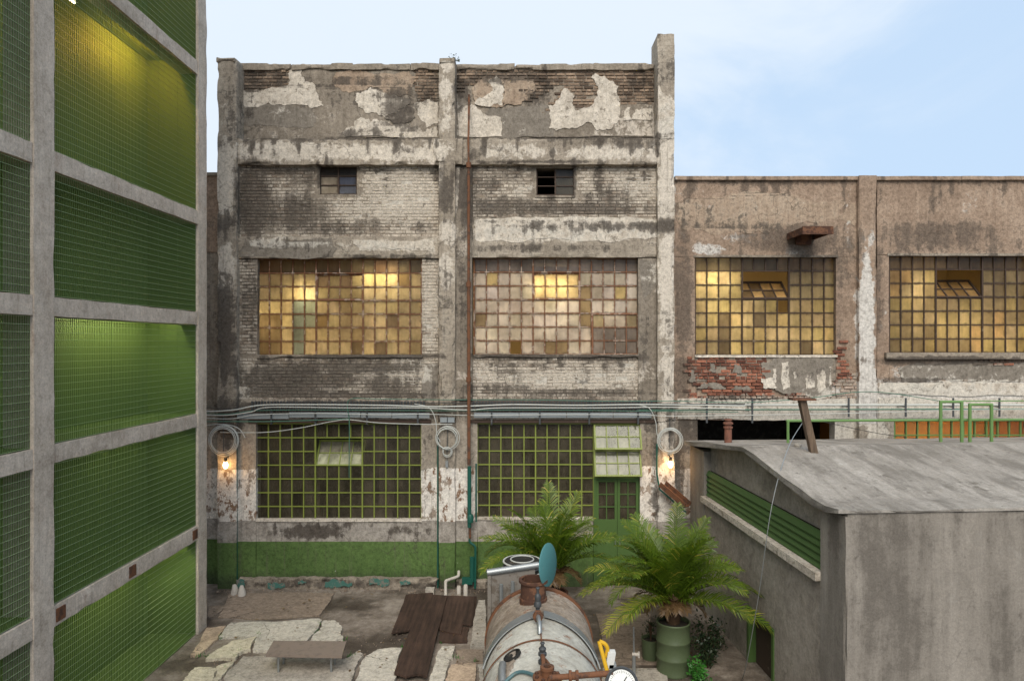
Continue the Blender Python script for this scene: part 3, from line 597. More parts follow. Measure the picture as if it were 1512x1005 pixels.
# parapet
YP = 16.45
facade_box(T, 'parapet_wall', 340, 100, 652, 207, YP, .25, M['mortar']); facade_box(T, 'parapet_wall', 666, 100, 974, 207, YP, .25, M['mortar'])
for i, (a, c) in enumerate(((346, 430), (430.4, 520), (520.4, 606), (606.4, 650), (668, 760), (760.4, 876), (876.4, 968))):
    facade_box(T, 'coping', a, 93.3+(i % 3)*.5, c, 103, YP-.07, .42, M['mortar'], .05, .012, .05, seed=i)
def inpoly(pts):
    def f(u, v):
        c = False; n = len(pts)
        for i in range(n):
            (x1, y1), (x2, y2) = pts[i], pts[(i+1) % n]
            if (y1 > v) != (y2 > v) and u < (x2-x1)*(v-y1)/(y2-y1)+x1: c = not c
        return c
    return f
LB = [(350,103),(430,103),(425,122),(428,131),(352,136)]; LB2 = [(606,103),(650,103),(650,153),(612,153)]; RB = [(668,103),(970,103),(970,155),(915,155),(895,175),(800,175),(830,125),(780,150),(740,125),(690,128),(668,150)]
brickfield(T, 346, 103, 652, 150, YP, M['brick_old'], keep=lambda u, v: inpoly(LB)(u, v) or inpoly(LB2)(u, v), individual=True, seed=1, drop=.02)
brickfield(T, 666, 103, 972, 172, YP, M['brick_old'], keep=inpoly(RB), individual=True, seed=2, drop=.02)
A_, B_, C_, D_ = (320, 85), (490, 85), (665, 85), (820, 85)
patch(T, [(427,103),(608,103),(611,128),(615,150),(650,154),(650,206),(346,206),(347,138),(372,133),(424,128)], YP, .024, M['plaster'], .06, 1)
patch(T, [(250,620),(500,600),(900,588),(1180,605),(1215,740),(1180,865),(560,840),(250,850)], YP-.024, .006, M['grey_patch'], .05, 2, A_)
patch(T, [(300,420),(520,405),(760,372),(890,335),(905,160),(1060,150),(1048,240),(1180,310),(1230,420),(1320,600),(1240,622),(1130,590),(780,580),(640,568),(560,600),(450,620),(430,720),(370,640),(330,560)], YP-.024, .012, M['white_plaster'], .05, 3, A_)
patch(T, [(290,450),(400,420),(480,370),(560,390),(640,440),(800,470),(960,520),(960,580),(850,630),(760,690),(660,740),(560,690),(430,690),(330,620),(290,540)], YP-.024, .013, M['white_plaster'], .05, 4, B_)
patch(T, [(110,950),(160,900),(270,860),(310,770),(400,750),(500,790),(560,760),(640,790),(760,840),(880,815),(1000,870),(1080,860),(1130,920),(1180,880),(1310,830),(1310,985),(160,985)], YP-.024, .012, M['white_plaster'], .05, 5, B_)
patch(T, [(1010,590),(1130,550),(1310,550),(1310,815),(1180,870),(1115,790),(1060,650)], YP-.024, .01, M['white_plaster'], .06, 6, B_)
patch(T, [(650,745),(850,640),(930,590),(1020,640),(1035,740),(960,800),(760,822)], YP-.037, .008, M['grey_patch'], .03, 7, B_)
patch(T, [(0,250),(60,180),(420,170),(960,170),(1000,330),(1020,500),(800,460),(640,430),(480,360),(380,410),(200,430),(0,340)], YP-.024, .008, M['tan_patch'], .06, 8, B_)
patch(T, [(-10,300),(60,420),(250,560),(400,690),(600,620),(660,640),(1000,600),(1250,590),(1300,700),(1280,980),(-10,1005)], YP, .02, M['grey_patch'], .05, 9, C_)
patch(T, [(95,640),(130,600),(260,580),(400,690),(620,740),(635,978),(110,978)], YP-.02, .016, M['white_plaster'], .03, 10, C_)
patch(T, [(300,570),(265,400),(340,300),(500,260),(660,280),(650,610),(340,600)], YP, .03, M['tan_patch'], .06, 11, C_)
patch(T, [(480,270),(560,230),(640,300),(660,420),(640,600),(420,600),(300,560),(420,480),(520,420)], YP-.03, .006, M['white_plaster'], .06, 21, C_)
patch(T, [(655,300),(780,255),(1000,290),(1080,400),(980,520),(880,580),(655,612)], YP, .026, M['tan_patch'], .06, 12, C_)
patch(T, [(-90,600),(760,600),(830,560),(1240,570),(1240,990),(-90,990)], YP, .018, M['plaster'], .04, 13, D_)
patch(T, [(-90,600),(0,570),(60,500),(90,400),(150,385),(235,480),(220,600),(240,660),(420,620),(520,480),(530,370),(440,250),(490,200),(600,230),(700,290),(730,330),(780,360),(760,450),(800,580),(790,780),(680,890),(520,905),(450,810),(300,855),(150,880),(30,900),(-80,880),(-70,750)], YP-.018, .016, M['white_plaster'], .035, 14, D_)
patch(T, [(850,700),(925,615),(950,780),(1000,640),(1190,590),(1175,820),(1130,960),(850,965)], YP-.018, .013, M['white_plaster'], .04, 15, D_)
patch(T, [(1278,290),(1300,400),(1400,490),(1470,540),(1470,1000),(1278,1000)], YC, .012, M['white_plaster'], .03, 16, D_)
# ring beam under the parapet
YB = 16.04
for (a, c, sd_) in ((350, 647.6, 1), (672.4, 970.6, 2)): facade_box(T, 'ring_beam', a, 204, c, 243, YB, .65, M['concrete'], .07, .012, .05, seed=sd_, scale=4)
facade_box(T, 'beam_end', 640, 203, 683, 242, YC-.015, .1, M['concrete'], .07, .008, .05, seed=5)
# storey of small square windows
YI = 16.2
facade_box(T, 'wall', 346, 242, 650, 352, YI, .25, M['mortar'], holes=[(472, 246, 527, 287)]); facade_box(T, 'wall', 670, 242, 974, 324, YI, .25, M['mortar'], holes=[(792, 248, 847, 289)])
brickfield(T, 350, 243, 648, 350, YI, M['brick_paint'], holes=[(470, 244, 529, 289)], seed=3, out=.009, individual=True)
brickfield(T, 698, 243, 972, 322, YI, M['brick_paint'], holes=[(790, 246, 849, 291)], seed=4, out=.009)
facade_box(T, 'pilaster_strip', 672.5, 243.5, 697, 590, YI-.09, .3, M['plaster'], seed=8)
patch(T, [(673,246),(680,244),(676,300),(674,330)], YI-.09, .008, M['white_plaster'], .02, 30)
# lintels
YL = 16.12
facade_box(T, 'lintel', 350, 349, 648, 381, YL, .3, M['concrete'], .07, .006, .03, seed=11); facade_box(T, 'lintel', 697.3, 321, 972, 380, YL, .3, M['concrete'], .07, .006, .03, seed=12)
patch(T, [(353,372),(362,352),(385,353),(395,368),(400,352),(490,352),(497,366),(492,379),(353,379)], YL, .007, M['grey_patch'], .05, 31)
patch(T, [(520,354),(640,352),(642,372),(560,366),(530,370)], YL, .007, M['white_plaster'], .05, 32)
patch(T, [(700,326),(790,320),(970,324),(970,350),(900,358),(800,352),(720,356),(700,352)], YL, .006, M['white_plaster'], .06, 33)
# window storey: side strips and the wall under the sills
facade_box(T, 'wall', 346, 381.5, 380, 592, YI, .25, M['mortar']); facade_box(T, 'wall', 623, 381.5, 650, 592, YI, .25, M['mortar']); facade_box(T, 'wall', 380.3, 525, 622.7, 592, YI, .25, M['mortar'])
facade_box(T, 'wall', 697.3, 524, 942, 592, YI, .25, M['mortar']); facade_box(T, 'pilaster_strip', 942.4, 381, 972, 592, YI-.05, .3, M['plaster'], seed=9)
brickfield(T, 351, 382, 380, 524, YI, M['brick_paint'], seed=5, out=.013); brickfield(T, 623, 382, 647, 524, YI, M['brick_paint'], seed=6, out=.013)
brickfield(T, 351, 528, 647, 589, YI, M['brick_paint'], seed=7, out=.010); brickfield(T, 698, 527, 942, 589, YI, M['brick_paint'], seed=8, out=.008)
facade_box(T, 'sill', 378, 523.5, 624, 528, YI-.05, .2, M['mortar'], .05, .012, .02); facade_box(T, 'sill', 699, 523, 943.5, 527, YI-.05, .2, M['mortar'], .05, .012, .02)
patch(T, [(627,540),(646,535),(646,588),(622,586)], YI-.02, .01, M['grey_patch'], .03, 34); patch(T, [(353,570),(368,572),(366,590),(353,590)], YI-.02, .012, M['white_plaster'], .02, 35)
patch(T, [(945,384),(968,384),(968,420),(952,440),(946,410)], YI-.05, .006, M['grey_patch'], .03, 36)
# upper rooms
YW = 16.32
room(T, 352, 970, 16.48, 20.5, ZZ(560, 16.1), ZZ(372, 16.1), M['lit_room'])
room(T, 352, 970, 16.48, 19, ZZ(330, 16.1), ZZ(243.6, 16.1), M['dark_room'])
def lit_col(c, r_):
    k = rng.random()
    if r_ == 0: return (.28+rng.uniform(-.04, .05), .25, .25)
    if k < .04: return (.5, .42, .32)
    if k < .15: return (.8, .76, .7)
    v = rng.uniform(.92, 1.06); return (v, v*rng.uniform(.97, 1.01), v*rng.uniform(.85, 1.0))
def lit_left(c, r_):
    if c == 3 and r_ in (3, 4, 5, 6): return (.4, .55, .75)
    if c == 4 and r_ in (3, 4): return (.45, .58, .7)
    if (c in (0, 1) and r_ in (4, 5)) or (c, r_) in ((0, 6), (11, 4), (10, 6), (8, 6), (1, 6)): return (.4, .36, .33)
    return lit_col(c, r_)
sk1 = {(c, r_) for c in range(5, 9) for r_ in (1, 2)}
window(T, 'window', 380.5, 383, 622.5, 524, YW, 14, 7, M['rust_bar'], M['pane_lit'], lit_left, thick=(5, 9), skip=sk1)
sash(T, 467, 404, 536, 443, YW-.01, 4, 2, R(-7), 'bottom', M['rust_bar'], M['pane_lit'], lambda c, r_: (.55, .48, .45) if r_ == 0 and c in (0, 2) else (.8, .78, .66))
def pale_col(c, r_):
    if r_ == 0: return (.36, .34, .34)
    if (c, r_) in ((0, 4), (9, 2), (9, 3), (9, 4), (6, 6), (7, 6)): return (.52, .42, .25)
    if (c, r_) in ((1, 1), (12, 2)): return (.95, .8, .4)
    v = rng.uniform(.85, 1.12); return (v, v*rng.uniform(.96, 1.0), v*rng.uniform(.88, 1.0))
def pale_sash(c, r_): return (.45, .42, .4) if r_ else ((1, .95, .85) if c in (1, 2) else (.7, .62, .4))
sk2 = sk1 | {(c, r_) for c in range(10, 14) for r_ in (4, 5, 6)}
window(T, 'window', 701, 381.5, 942, 523, YW, 14, 7, M['rust_bar'], M['pane_pale'], pale_col, thick=(5, 9), skip=sk2, missing={(3, 6)})
sash(T, 787.5, 402.5, 856, 442, YW-.01, 4, 2, R(-6), 'bottom', M['rust_bar'], M['pane_lit'], lambda c, r_: (.9, .85, .75))
sash(T, 874, 462.5, 942, 523.5, YW-.02, 4, 3, R(-3), 'top', M['rust_bar'], M['pane_pale'], pale_sash)
tube_lamp(T, 538, 600, 411, 16.62); tube_lamp(T, 440, 466, 436, 16.62); tube_lamp(T, 786, 842, 424, 16.62); tube_lamp(T, 400, 640, 520, 17.8, M['tube_dim']); tube_lamp(T, 720, 900, 490, 17.8, M['tube_dim']); tube_lamp(T, 390, 430, 470, 16.8, M['tube_dim'])
# two small square windows, first with one broken pane
YS = 16.3
def small_window(px0, py0, px1, py1, cols):
    x0, x1, z1, z0 = XX(px0, YS), XX(px1, YS), ZZ(py0, YS), ZZ(py1, YS); m = MB(); frame_mesh(m, x0, x1, z0, z1, YS, 2, 3, .02, thick=(1,)); wn = m.build('window', M['dark_bar'], T.p)
    cw, rh = (x1-x0)/2, (z1-z0)/3
    for (c, r_, mt, cl) in cols:
        q = MB(); q.box(x0+c*cw+.008, x0+(c+1)*cw-.008, YS+.014, YS+.018, z1-(r_+1)*rh+.008, z1-r_*rh-.008); o = q.build('pane', M[mt], wn); o.color = (*cl, 1); T.panes += 1
small_window(473, 247, 527, 287, [(0,0,'pane_pale',(.15,.13,.13)), (1,0,'pane_pale',(.15,.14,.15)), (0,1,'pane_pale',(1,.95,.85)), (0,2,'pane_pale',(1.05,1,.88)), (1,1,'pane_pale',(.3,.38,.62)), (1,2,'pane_pale',(.42,.5,.7))])  # bluish right panes: reflected sky put into the pane colour
small_window(793, 248.5, 847, 288, [(1,0,'pane_pale',(.12,.12,.125)), (1,1,'pane_clear',(1,1,1.1)), (1,2,'pane_clear',(1,1,1.1))])
facade_box(T, 'sill', 790, 288.5, 849, 291.5, YI-.03, .15, M['mortar'], .05, .004)
# band under the cables
YK = 16.16
facade_box(T, 'band_beam', 350, 589, 647.5, 624, YK, .4, M['concrete'], .08, .006, seed=21); facade_box(T, 'band_beam', 672.5, 589, 970.5, 624, YK, .4, M['concrete'], .08, .006, seed=22)
for (a, c) in ((372, 634), (698, 968)):
    m = MB(); x0, x1 = XX(a, YK), XX(c, YK); n_ = int((x1-x0)/.075)
    for i in range(n_): m.box(x0+i*.075, x0+i*.075+.04, YK-.05, YK+.01, ZZ(606, YK), ZZ(592, YK)+.001*(i % 2))
    m.build('corrugated_strip', M['steel_dark'], T.p, kind='stuff')
    m = MB(); m.box(x0-.05, x1+.05, YK-.10, YK+.01, ZZ(623.5, YK), ZZ(619, YK)); m.build('canopy_edge', M['dark_bar'], T.p)
# ground storey walls
YG = 16.1
facade_box(T, 'low_wall', 348.5, 624, 378, 855, YG, .3, M['low_wall'], seed=31); facade_box(T, 'low_wall', 622, 624, 648.5, 855, YG, .3, M['low_wall'], seed=32); facade_box(T, 'low_wall', 378.3, 768, 621.7, 855, YG, .3, M['low_wall'], seed=33)
facade_box(T, 'low_wall', 671.5, 624, 705, 862, YG, .3, M['low_wall'], seed=34); facade_box(T, 'low_wall', 945, 624, 972, 866, YG, .3, M['low_wall'], seed=35); facade_box(T, 'low_wall', 705.3, 766, 876, 866, YG, .3, M['low_wall'], seed=36)
facade_box(T, 'plinth', 350, 853.5, 646, 874, YG-.12, .3, M['mortar'], .04, .035, .05, seed=41, scale=7); facade_box(T, 'plinth', 673, 856, 720, 876, YG-.10, .3, M['mortar'], .05, .02, .05, seed=42, scale=6)
for (a, b_, c, d) in ((349,855,361,868),(480,858,520,866),(545,856,575,863),(395,860,420,868),(590,857,606,863),(440,857,452,862)): patch(T, [(a,d),(a,b_),((a+c)/2,b_-1),(c,b_+1),(c,d-2),((a+c)/2,d)], YG-.15, .012, M['teal_faded'], .05, a)
for (a, c) in ((378, 622.5), (704.5, 945.5)): facade_box(T, 'sill', a-1, 766.5 if a < 500 else 764.5, c if a < 500 else 876, 770 if a < 500 else 767.5, YG-.03, .2, M['white_plaster'], .05, .006)
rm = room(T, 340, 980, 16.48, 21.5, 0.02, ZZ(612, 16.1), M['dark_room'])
m = MB(); 
for (px, Y) in ((450, 18.2), (470, 20), (560, 19), (760, 18.5), (900, 19.4)): m = MB(); m.rough(XX(px, Y), XX(px+22, Y), Y, Y+.35, .02, 3.9, .3, .004); m.build('inner_pillar', M['mortar'], T.p)
for (px, Y, hh, ww) in ((520, 18.6, 1.2, 60), (600, 17.8, .8, 40), (740, 18, 1.5, 50), (850, 19, 1.1, 70)): m = MB(); m.box(XX(px, Y), XX(px+ww, Y), Y, Y+.6, .02, hh); m.box(XX(px, Y)-.05, XX(px+ww, Y)+.05, Y-.05, Y+.65, hh, hh+.05); m.build('work_bench', M['bench'], T.p)
YD = 16.2
cc = lambda c, r_: (rng.uniform(.85, 1.15),)*3
window(T, 'window', 379, 625.5, 622, 767.5, YD, 14, 7, M['green_bar'], M['pane_clear'], cc, thick=(5, 9), skip={(c, r_) for c in range(5, 9) for r_ in (1, 2)}, bw=.026, tilt=.004)
sash(T, 466, 646, 535.5, 687, YD, 4, 2, R(-34), 'bottom', M['green_bar'], M['pane_dusty'], lambda c, r_: (.75, .75, .6) if r_ else (.45, .42, .36), .022)
window(T, 'window', 705.5, 625.5, 876, 765.5, YD, 10, 7, M['green_bar'], M['pane_clear'], cc, thick=(5,), bw=.026, tilt=.004)
window(T, 'window', 877.5, 625.5, 945, 703, YD, 4, 4, M['green_bar'], M['pane_clear'], cc, bw=.02, skip={(c, r_) for c in range(4) for r_ in range(4)})
for (a, e) in ((626, 664), (664.5, 703)): sash(T, 877, a, 945, e, YD-.03, 4, 2, R(-24), 'top', M['green_bar'], M['pane_dusty'], lambda c, r_: (.34, .34, .27) if (c+r_) % 3 else (.42, .41, .33), .022)
# double door
xd0, xd1 = XX(877.5, YD), XX(945, YD); zt, zm, zb = ZZ(704.5, YD), ZZ(766, YD), .05
m = MB(); m.box(xd0-.02, xd0+.035, YD-.05, YD+.06, zb, zt); m.box(xd1-.035, xd1+.02, YD-.05, YD+.06, zb, zt); m.box(xd0+.035, xd1-.035, YD-.05, YD+.06, zt-.05, zt); df = m.build('door_frame', M['green_door'], T.p)
for s_, (a, c) in enumerate(((xd0+.04, (xd0+xd1)/2-.004), ((xd0+xd1)/2+.004, xd1-.04))):
    m = MB(); m.box(a, c, YD-.03, YD+.02, zb, zm); m.box(a, a+.06, YD-.03, YD+.02, zm, zt-.055); m.box(c-.06, c, YD-.03, YD+.02, zm, zt-.055); m.box(a+.06, c-.06, YD-.03, YD+.02, zt-.1, zt-.055)
    mid = (a+c)/2; m.box(mid-.012, mid+.012, YD-.025, YD+.02, zm, zt-.1)
    for q in (1, 2): zz = zm+(zt-.1-zm)*q/3; m.box(a+.06, c-.06, YD-.024, YD+.019, zz-.011, zz+.011)
    dr = m.build('door', M['green_door'], T.p); q = MB(); hx = c-.05 if s_ == 0 else a+.05; q.tube([(hx, YD-.03, 1.12), (hx, YD-.07, 1.12), (hx, YD-.07, .98), (hx, YD-.03, .98)], .009, 6); q.build('handle', M['galv'], dr)
    q = MB(); q.box(a+.06, c-.06, YD, YD+.005, zm, zt-.1); q.build('pane', M['pane_clear'], dr)

# ------------------------------------------------------------------ the lower wing on the right
V = Wallspec(thing('factory_wing', 'lower brown rendered factory wing right of the tall block, with exposed red brick', 'building', (XX(1280, 16.3), 16.3, 0)))
YV = 16.3
def wing_box(name, a, c, d, e, Y=YV, depth=.3, mat='wing', **k): return facade_box(V, name, a, c, d, e, Y, depth, M[mat], **k)
wing_box('wall', 994, 264, 1268, 378.5, seed=1); wing_box('wall', 1295, 264, 1568, 376, seed=2)
wing_box('wall', 994, 379, 1026, 620, seed=3); wing_box('wall', 1234.5, 379, 1268, 620, seed=4); wing_box('wall', 1026.4, 525, 1234, 562, seed=5, mat='mortar')
wing_box('wall', 1295, 376.5, 1312.5, 620, seed=6); wing_box('wall', 1520, 376.5, 1568, 620, seed=7); wing_box('wall', 1313, 521, 1519.5, 620, seed=8)
wing_box('wall', 1026.4, 562.3, 1234, 620, YV+.03, .27, seed=9)
for a in (1268.5, 1555): wing_box('pilaster', a, 259 if a < 1500 else 260, a+26, 625, YV-.13, .45, seed=a, bite=.03); wing_box('pilaster_base', a, 625.4, a+26, 880, YV-.13, .45, 'low_wall', seed=a+1)
for (a, c) in ((997, 1100), (1100.4, 1268), (1295, 1420), (1420.4, 1570)): wing_box('coping', a, 260, c, 265.5, YV-.07, .5, 'wing', res=.07, amp=.005)
x_end = XX(1595, 16.3)
for (a, c, d, e) in ((1582, 264, 2300, 880),): wing_box('wall', a, c, d, e, res=.4); wing_box('coping', 1582, 260, 2300, 265.5, YV-.07, .5, res=.3)
wing_box('lintel', 1024, 376.5, 1238, 379.5, YV-.025, .2, 'mortar', amp=.004); wing_box('lintel', 1311, 374, 1522, 377.5, YV-.03, .2, 'mortar', amp=.004)
wing_box('sill', 1026, 524, 1237, 527.5, YV-.05, .2, 'white_plaster', res=.05, amp=.008); wing_box('sill', 1309, 520.5, 1530, 530, YV-.1, .3, 'mortar', res=.06, amp=.008)
BR = [(1012,520),(1026,527),(1130,527),(1134,555),(1130,590),(1012,590)]; BR3 = [(1130,575),(1200,578),(1262,570),(1262,590),(1130,590)]; BR2 = [(1236,500),(1248,505),(1243,530),(1265,558),(1265,572),(1236,570)]
brickfield(V, 1008, 497, 1268, 592, YV, M['brick_red'], keep=lambda u, v: inpoly(BR)(u, v) or inpoly(BR2)(u, v) or inpoly(BR3)(u, v), individual=True, seed=21, drop=.1, out=.03)
patch(V, [(1124,535),(1150,528),(1228,528),(1228,584),(1200,586),(1150,578),(1130,560)], YV, .035, M['grey_patch'], .05, 51)
for (u, v, a, e) in ((1144,555,3,10),(1160,556,6,20),(1175,554,3,5),(1195,562,8,12),(1213,562,7,18),(1226,556,2,14),(1135,566,12,7)): patch(V, [(u-a,v-e),(u+a*.7,v-e*1.1),(u+a,v+e*.8),(u-a*.6,v+e)], YV-.035, .006, M['white_plaster'], .03, int(u))
for (u, v, a, e) in ((1051,543,6,8),(1087,546,8,8),(1095,573,18,4),(1050,570,22,5),(1022,556,6,10)): patch(V, [(u-a,v+e*.6),(u-a*.5,v-e),(u+a*.5,v-e*.8),(u+a,v+e*.7)], YV, .036, M['grey_patch'], .04, int(u))
patch(V, [(1000,588),(1130,590),(1262,588),(1262,618),(1100,619),(1000,618)], YV, .032, M['white_plaster'], .03, 60)
patch(V, [(1297,565),(1400,562),(1550,566),(1550,583),(1400,585),(1297,580)], YV, .03, M['white_plaster'], .04, 61); patch(V, [(1297,588),(1400,588),(1552,586),(1552,618),(1297,618)], YV, .022, M['white_plaster'], .02, 62)
patch(V, [(1325,542),(1350,536),(1400,535),(1480,536),(1515,534),(1530,560),(1440,562),(1330,563)], YV, .015, M['grey_patch'], .04, 63)
BR5 = [(1296,562),(1312,560),(1310,572),(1296,574)]; BR6 = [(1420,560),(1430,560),(1428,572),(1418,572)]; brickfield(V, 1296, 530, 1540, 576, YV, M['brick_red'], keep=lambda u, v: inpoly(BR5)(u, v) or inpoly(BR6)(u, v) or (v < 541 and 1440 < u < 1500), individual=True, seed=22, out=.034)
patch(V, [(1000,300),(1080,285),(1180,290),(1262,300),(1262,335),(1180,330),(1100,345),(1010,340)], YV, .006, M['tan_patch'], .12, 64)
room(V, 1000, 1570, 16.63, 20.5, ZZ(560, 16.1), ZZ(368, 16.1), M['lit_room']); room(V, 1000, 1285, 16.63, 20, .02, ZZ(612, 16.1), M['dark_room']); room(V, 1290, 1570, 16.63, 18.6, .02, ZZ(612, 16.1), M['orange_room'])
YVW = 16.42
def wing_col(c, r_):
    if r_ == 0: return (.3, .29, .29) if c < 7 else (.55, .5, .45)
    if (c, r_) in ((2, 4), (2, 6), (9, 6), (5, 4), (2, 5)): return (.35, .33, .32)
    v = rng.uniform(.8, 1.05); return (v, v*rng.uniform(.94, 1.0), v*rng.uniform(.7, .95))
def wing_col2(c, r_):
    if r_ == 0: return (.4, .35, .31)
    k = rng.random()
    if k < .1: return (1.0, .84, .62)
    if k < .35: return (.68, .63, .52)
    v = rng.uniform(.8, 1.05); return (v, v*.95, v*rng.uniform(.65, .9))
skv = {(c, r_) for c in range(4, 8) for r_ in (1, 2)}
window(V, 'window', 1026.5, 379.5, 1234, 524, YVW, 12, 7, M['dark_bar'], M['pane_lit'], wing_col, thick=(4, 8), skip=skv, missing={(7, 3)})
sash(V, 1096, 400, 1165, 441, YVW, 4, 2, R(-48), 'bottom', M['dark_bar'], M['pane_lit'], lambda c, r_: (.35, .3, .26) if (c, r_) in ((0, 1), (2, 1), (1, 0)) else (.95, .8, .6))
window(V, 'window', 1313, 377.5, 1519, 520.5, YVW, 12, 7, M['dark_bar'], M['pane_lit'], wing_col2, thick=(4, 8), skip=skv)
sash(V, 1382, 398, 1450, 439, YVW, 4, 2, R(-48), 'bottom', M['dark_bar'], M['pane_lit'], lambda c, r_: (.9, .75, .55))
tube_lamp(V, 1022, 1072, 411, 16.78); tube_lamp(V, 1050, 1085, 467, 16.9, M['tube_dim']); tube_lamp(V, 1040, 1220, 505, 17.5, M['tube_dim']); tube_lamp(V, 1320, 1500, 505, 17.5, M['tube_dim']); tube_lamp(V, 1320, 1360, 430, 17.0, M['tube_dim'])
# ground storey of the wing: dark opening, then an orange lit window
wing_box('low_wall', 994, 620.4, 1030, 880, mat='low_wall', seed=71); wing_box('low_wall', 1233, 620.4, 1268, 880, mat='low_wall', seed=72); wing_box('low_wall', 1030.4, 770, 1232.6, 880, mat='low_wall', seed=73)
wing_box('low_wall', 1295, 620.4, 1320, 880, mat='low_wall', seed=74); wing_box('low_wall', 1525, 620.4, 1556, 880, mat='low_wall', seed=75); wing_box('low_wall', 1320.4, 770, 1524.6, 880, mat='low_wall', seed=76)
oc = lambda c, r_: (1, 1, 1)
window(V, 'window', 1321, 621, 1524, 769, YVW, 12, 7, M['green_bar2'], M['pane_clear'], oc, thick=(4, 8), bw=.03, tilt=.003)
tube_lamp(V, 1330, 1500, 690, 17.2, M['tube'], .06)
# narrow strip of the same low range left of the tall block
U = Wallspec(thing('rear_range', 'narrow strip of low rendered wall between the tall block and the green grating', 'building', (XX(310, 16.3), 16.3, 0)))
facade_box(U, 'wall', -60, 258, 322.6, 372, YV, .3, M['wing'], .12, seed=81); facade_box(U, 'wall', -60, 372.5, 322.6, 600, YV+.02, .3, M['plaster'], .12, seed=82); facade_box(U, 'low_wall', -60, 600.4, 322.6, 885, YV, .3, M['low_wall'], .12, seed=83); facade_box(U, 'coping', -60, 254.5, 321.4, 259, YV-.06, .45, M['mortar'], .1)

# ------------------------------------------------------------------ the concrete frame with green gratings on the left
K = thing('grated_building', 'concrete frame building filled with lit green metal gratings', 'building', (-6.34, 11, 0))
FX = -6.34; LV = [(.0, 1.85), (2.13, 4.075), (4.33, 6.08), (6.34, 8.06), (8.33, 11.01), (11.27, 14.2)]; BEAMS = [(1.85, 2.13), (4.075, 4.33), (6.08, 6.34), (8.06, 8.33), (11.01, 11.27), (14.2, 14.6)]
COLS = [(4.35, 4.75), (8.92, 9.31), (13.48, 13.84)]
def krough(name, x0, x1, y0, y1, z0, z1, seed):
    # the rough() sheet faces -y, so build it turned and map (x,y,z) -> facing +x
    m = MB(); m.rough(y0, y1, -x1, -x0, z0, z1, .12, .004, 3, seed, .012); m.v = [(-v[1], v[0], v[2]) for v in m.v]; m.f = [f_[::-1] for f_ in m.f]; return m.build(name, M['frame_concrete'], K)
for i, (a, c) in enumerate(COLS): krough('column', FX-.4, FX, a, c, -.05, 14.7, i)
BAYS = [(4.752, 8.918), (9.312, 13.478)]
GR = {}
for bi, (y0, y1) in enumerate(BAYS):
    for li, (z0, z1) in enumerate(BEAMS):
        krough('beam', FX-.35, FX-.012, y0, y1, z0, z1, 10*bi+li)
        m = MB(); m.box(FX-1.0, FX-.056, y0+.002, y1-.002, z1+.0105, z1+.0155); m.build('flashing', M['green_sheet'], K)
    if bi == 1:
        for li, ys_ in ((0, (9.45, 11.2, 13.35)),):
            for y in ys_: m = MB(); m.box(FX-.02, FX+.006, y-.09, y+.09, BEAMS[0][0]+.05, BEAMS[0][1]-.05); m.build('anchor_plate', M['rust'], K)
    for li, (z0, z1) in enumerate(LV):
        for p in range(3):
            a, c = y0+(y1-y0)*p/3+.006, y0+(y1-y0)*(p+1)/3-.006; m = MB(); n_ = int((c-a)/.041); xg = FX-.05
            for i in range(n_+1): y = a+(c-a)*i/n_; m.box(xg-.011, xg, y-.0016, y+.0016, z0+.01, z1-.01)
            m.build('grating_panel', M['grate'], K, kind='stuff', auto=False); m = MB(); nz_ = int((z1-z0-.04)/.098)
            for i in range(nz_+1): z = z0+.02+(z1-z0-.04)*i/nz_; m.box(xg-.002, xg+.0035, a, c, z-.0028, z+.0028)
            m.build('grating_rods', M['grate_rod'], K, kind='stuff', auto=False)
            m = MB(); m.box(FX-1.02, FX-1.0, a, c, z0+.01, z1-.01); m.build('backing_sheet', M['green_sheet'], K)
    m = MB(); m.box(FX-1.0, FX-.056, y0+.002, y1-.002, -.02, .008); m.build('flashing', M['green_sheet'], K)
    for (z0, z1) in BEAMS: m = MB(); m.box(FX-1.02, FX-1.0, y0+.003, y1-.003, z0+.0, z1+.004); m.build('spandrel_sheet', M['green_sheet'], K)
    for (z0, z1) in BEAMS: m = MB(); m.box(FX-3.2, FX-1.025, y0, y1, z0+.06, z1-.001); m.build('floor_slab', M['frame_concrete'], K)
m = MB(); m.box(FX-3.4, FX-3.2, 4.3, 13.84, 0, 14.6); m.box(FX-3.2, FX-.41, 13.6, 13.83, 0, 14.6); m.build('rear_wall', M['frame_concrete'], K)
m = MB(); m.box(FX-1.0, FX-.402, 13.466, 13.476, 0, 14.2); m.build('side_sheet', M['green_sheet'], K); m = MB(); m.box(FX-.399, FX-.065, 13.468, 13.4785, .02, 14.2); m.build('side_sheet', M['green_sheet'], K)
def strip(y0, y1, z, mat, x=FX-.3, r=.018):
    m = MB(); m.box(x-.03, x+.03, y0-.05, y1+.05, z+.025, z+.05); o = m.build('strip_housing', M['galv'], K); t = MB(); t.tube([(x, y0, z), (x, y1, z)], r, 8); t.build('strip_tube', mat, o)
for (a, c, z, mt, r_) in ((11.4, 13.3, 1.92, 'strip_green', .02), (11.0, 13.3, 6.2, 'strip_green', .02), (11.6, 13.3, 4.14, 'strip_green', .005), (11.9, 13.1, 11.2, 'strip_amber', .03), (10.6, 12.6, 14.5, 'strip_amber', .012)):
    strip(a, c, z, M[mt], FX-.41, r_)
strip(9.7, 10.5, 10.93, M['tube_dim'], FX-.5, .012)

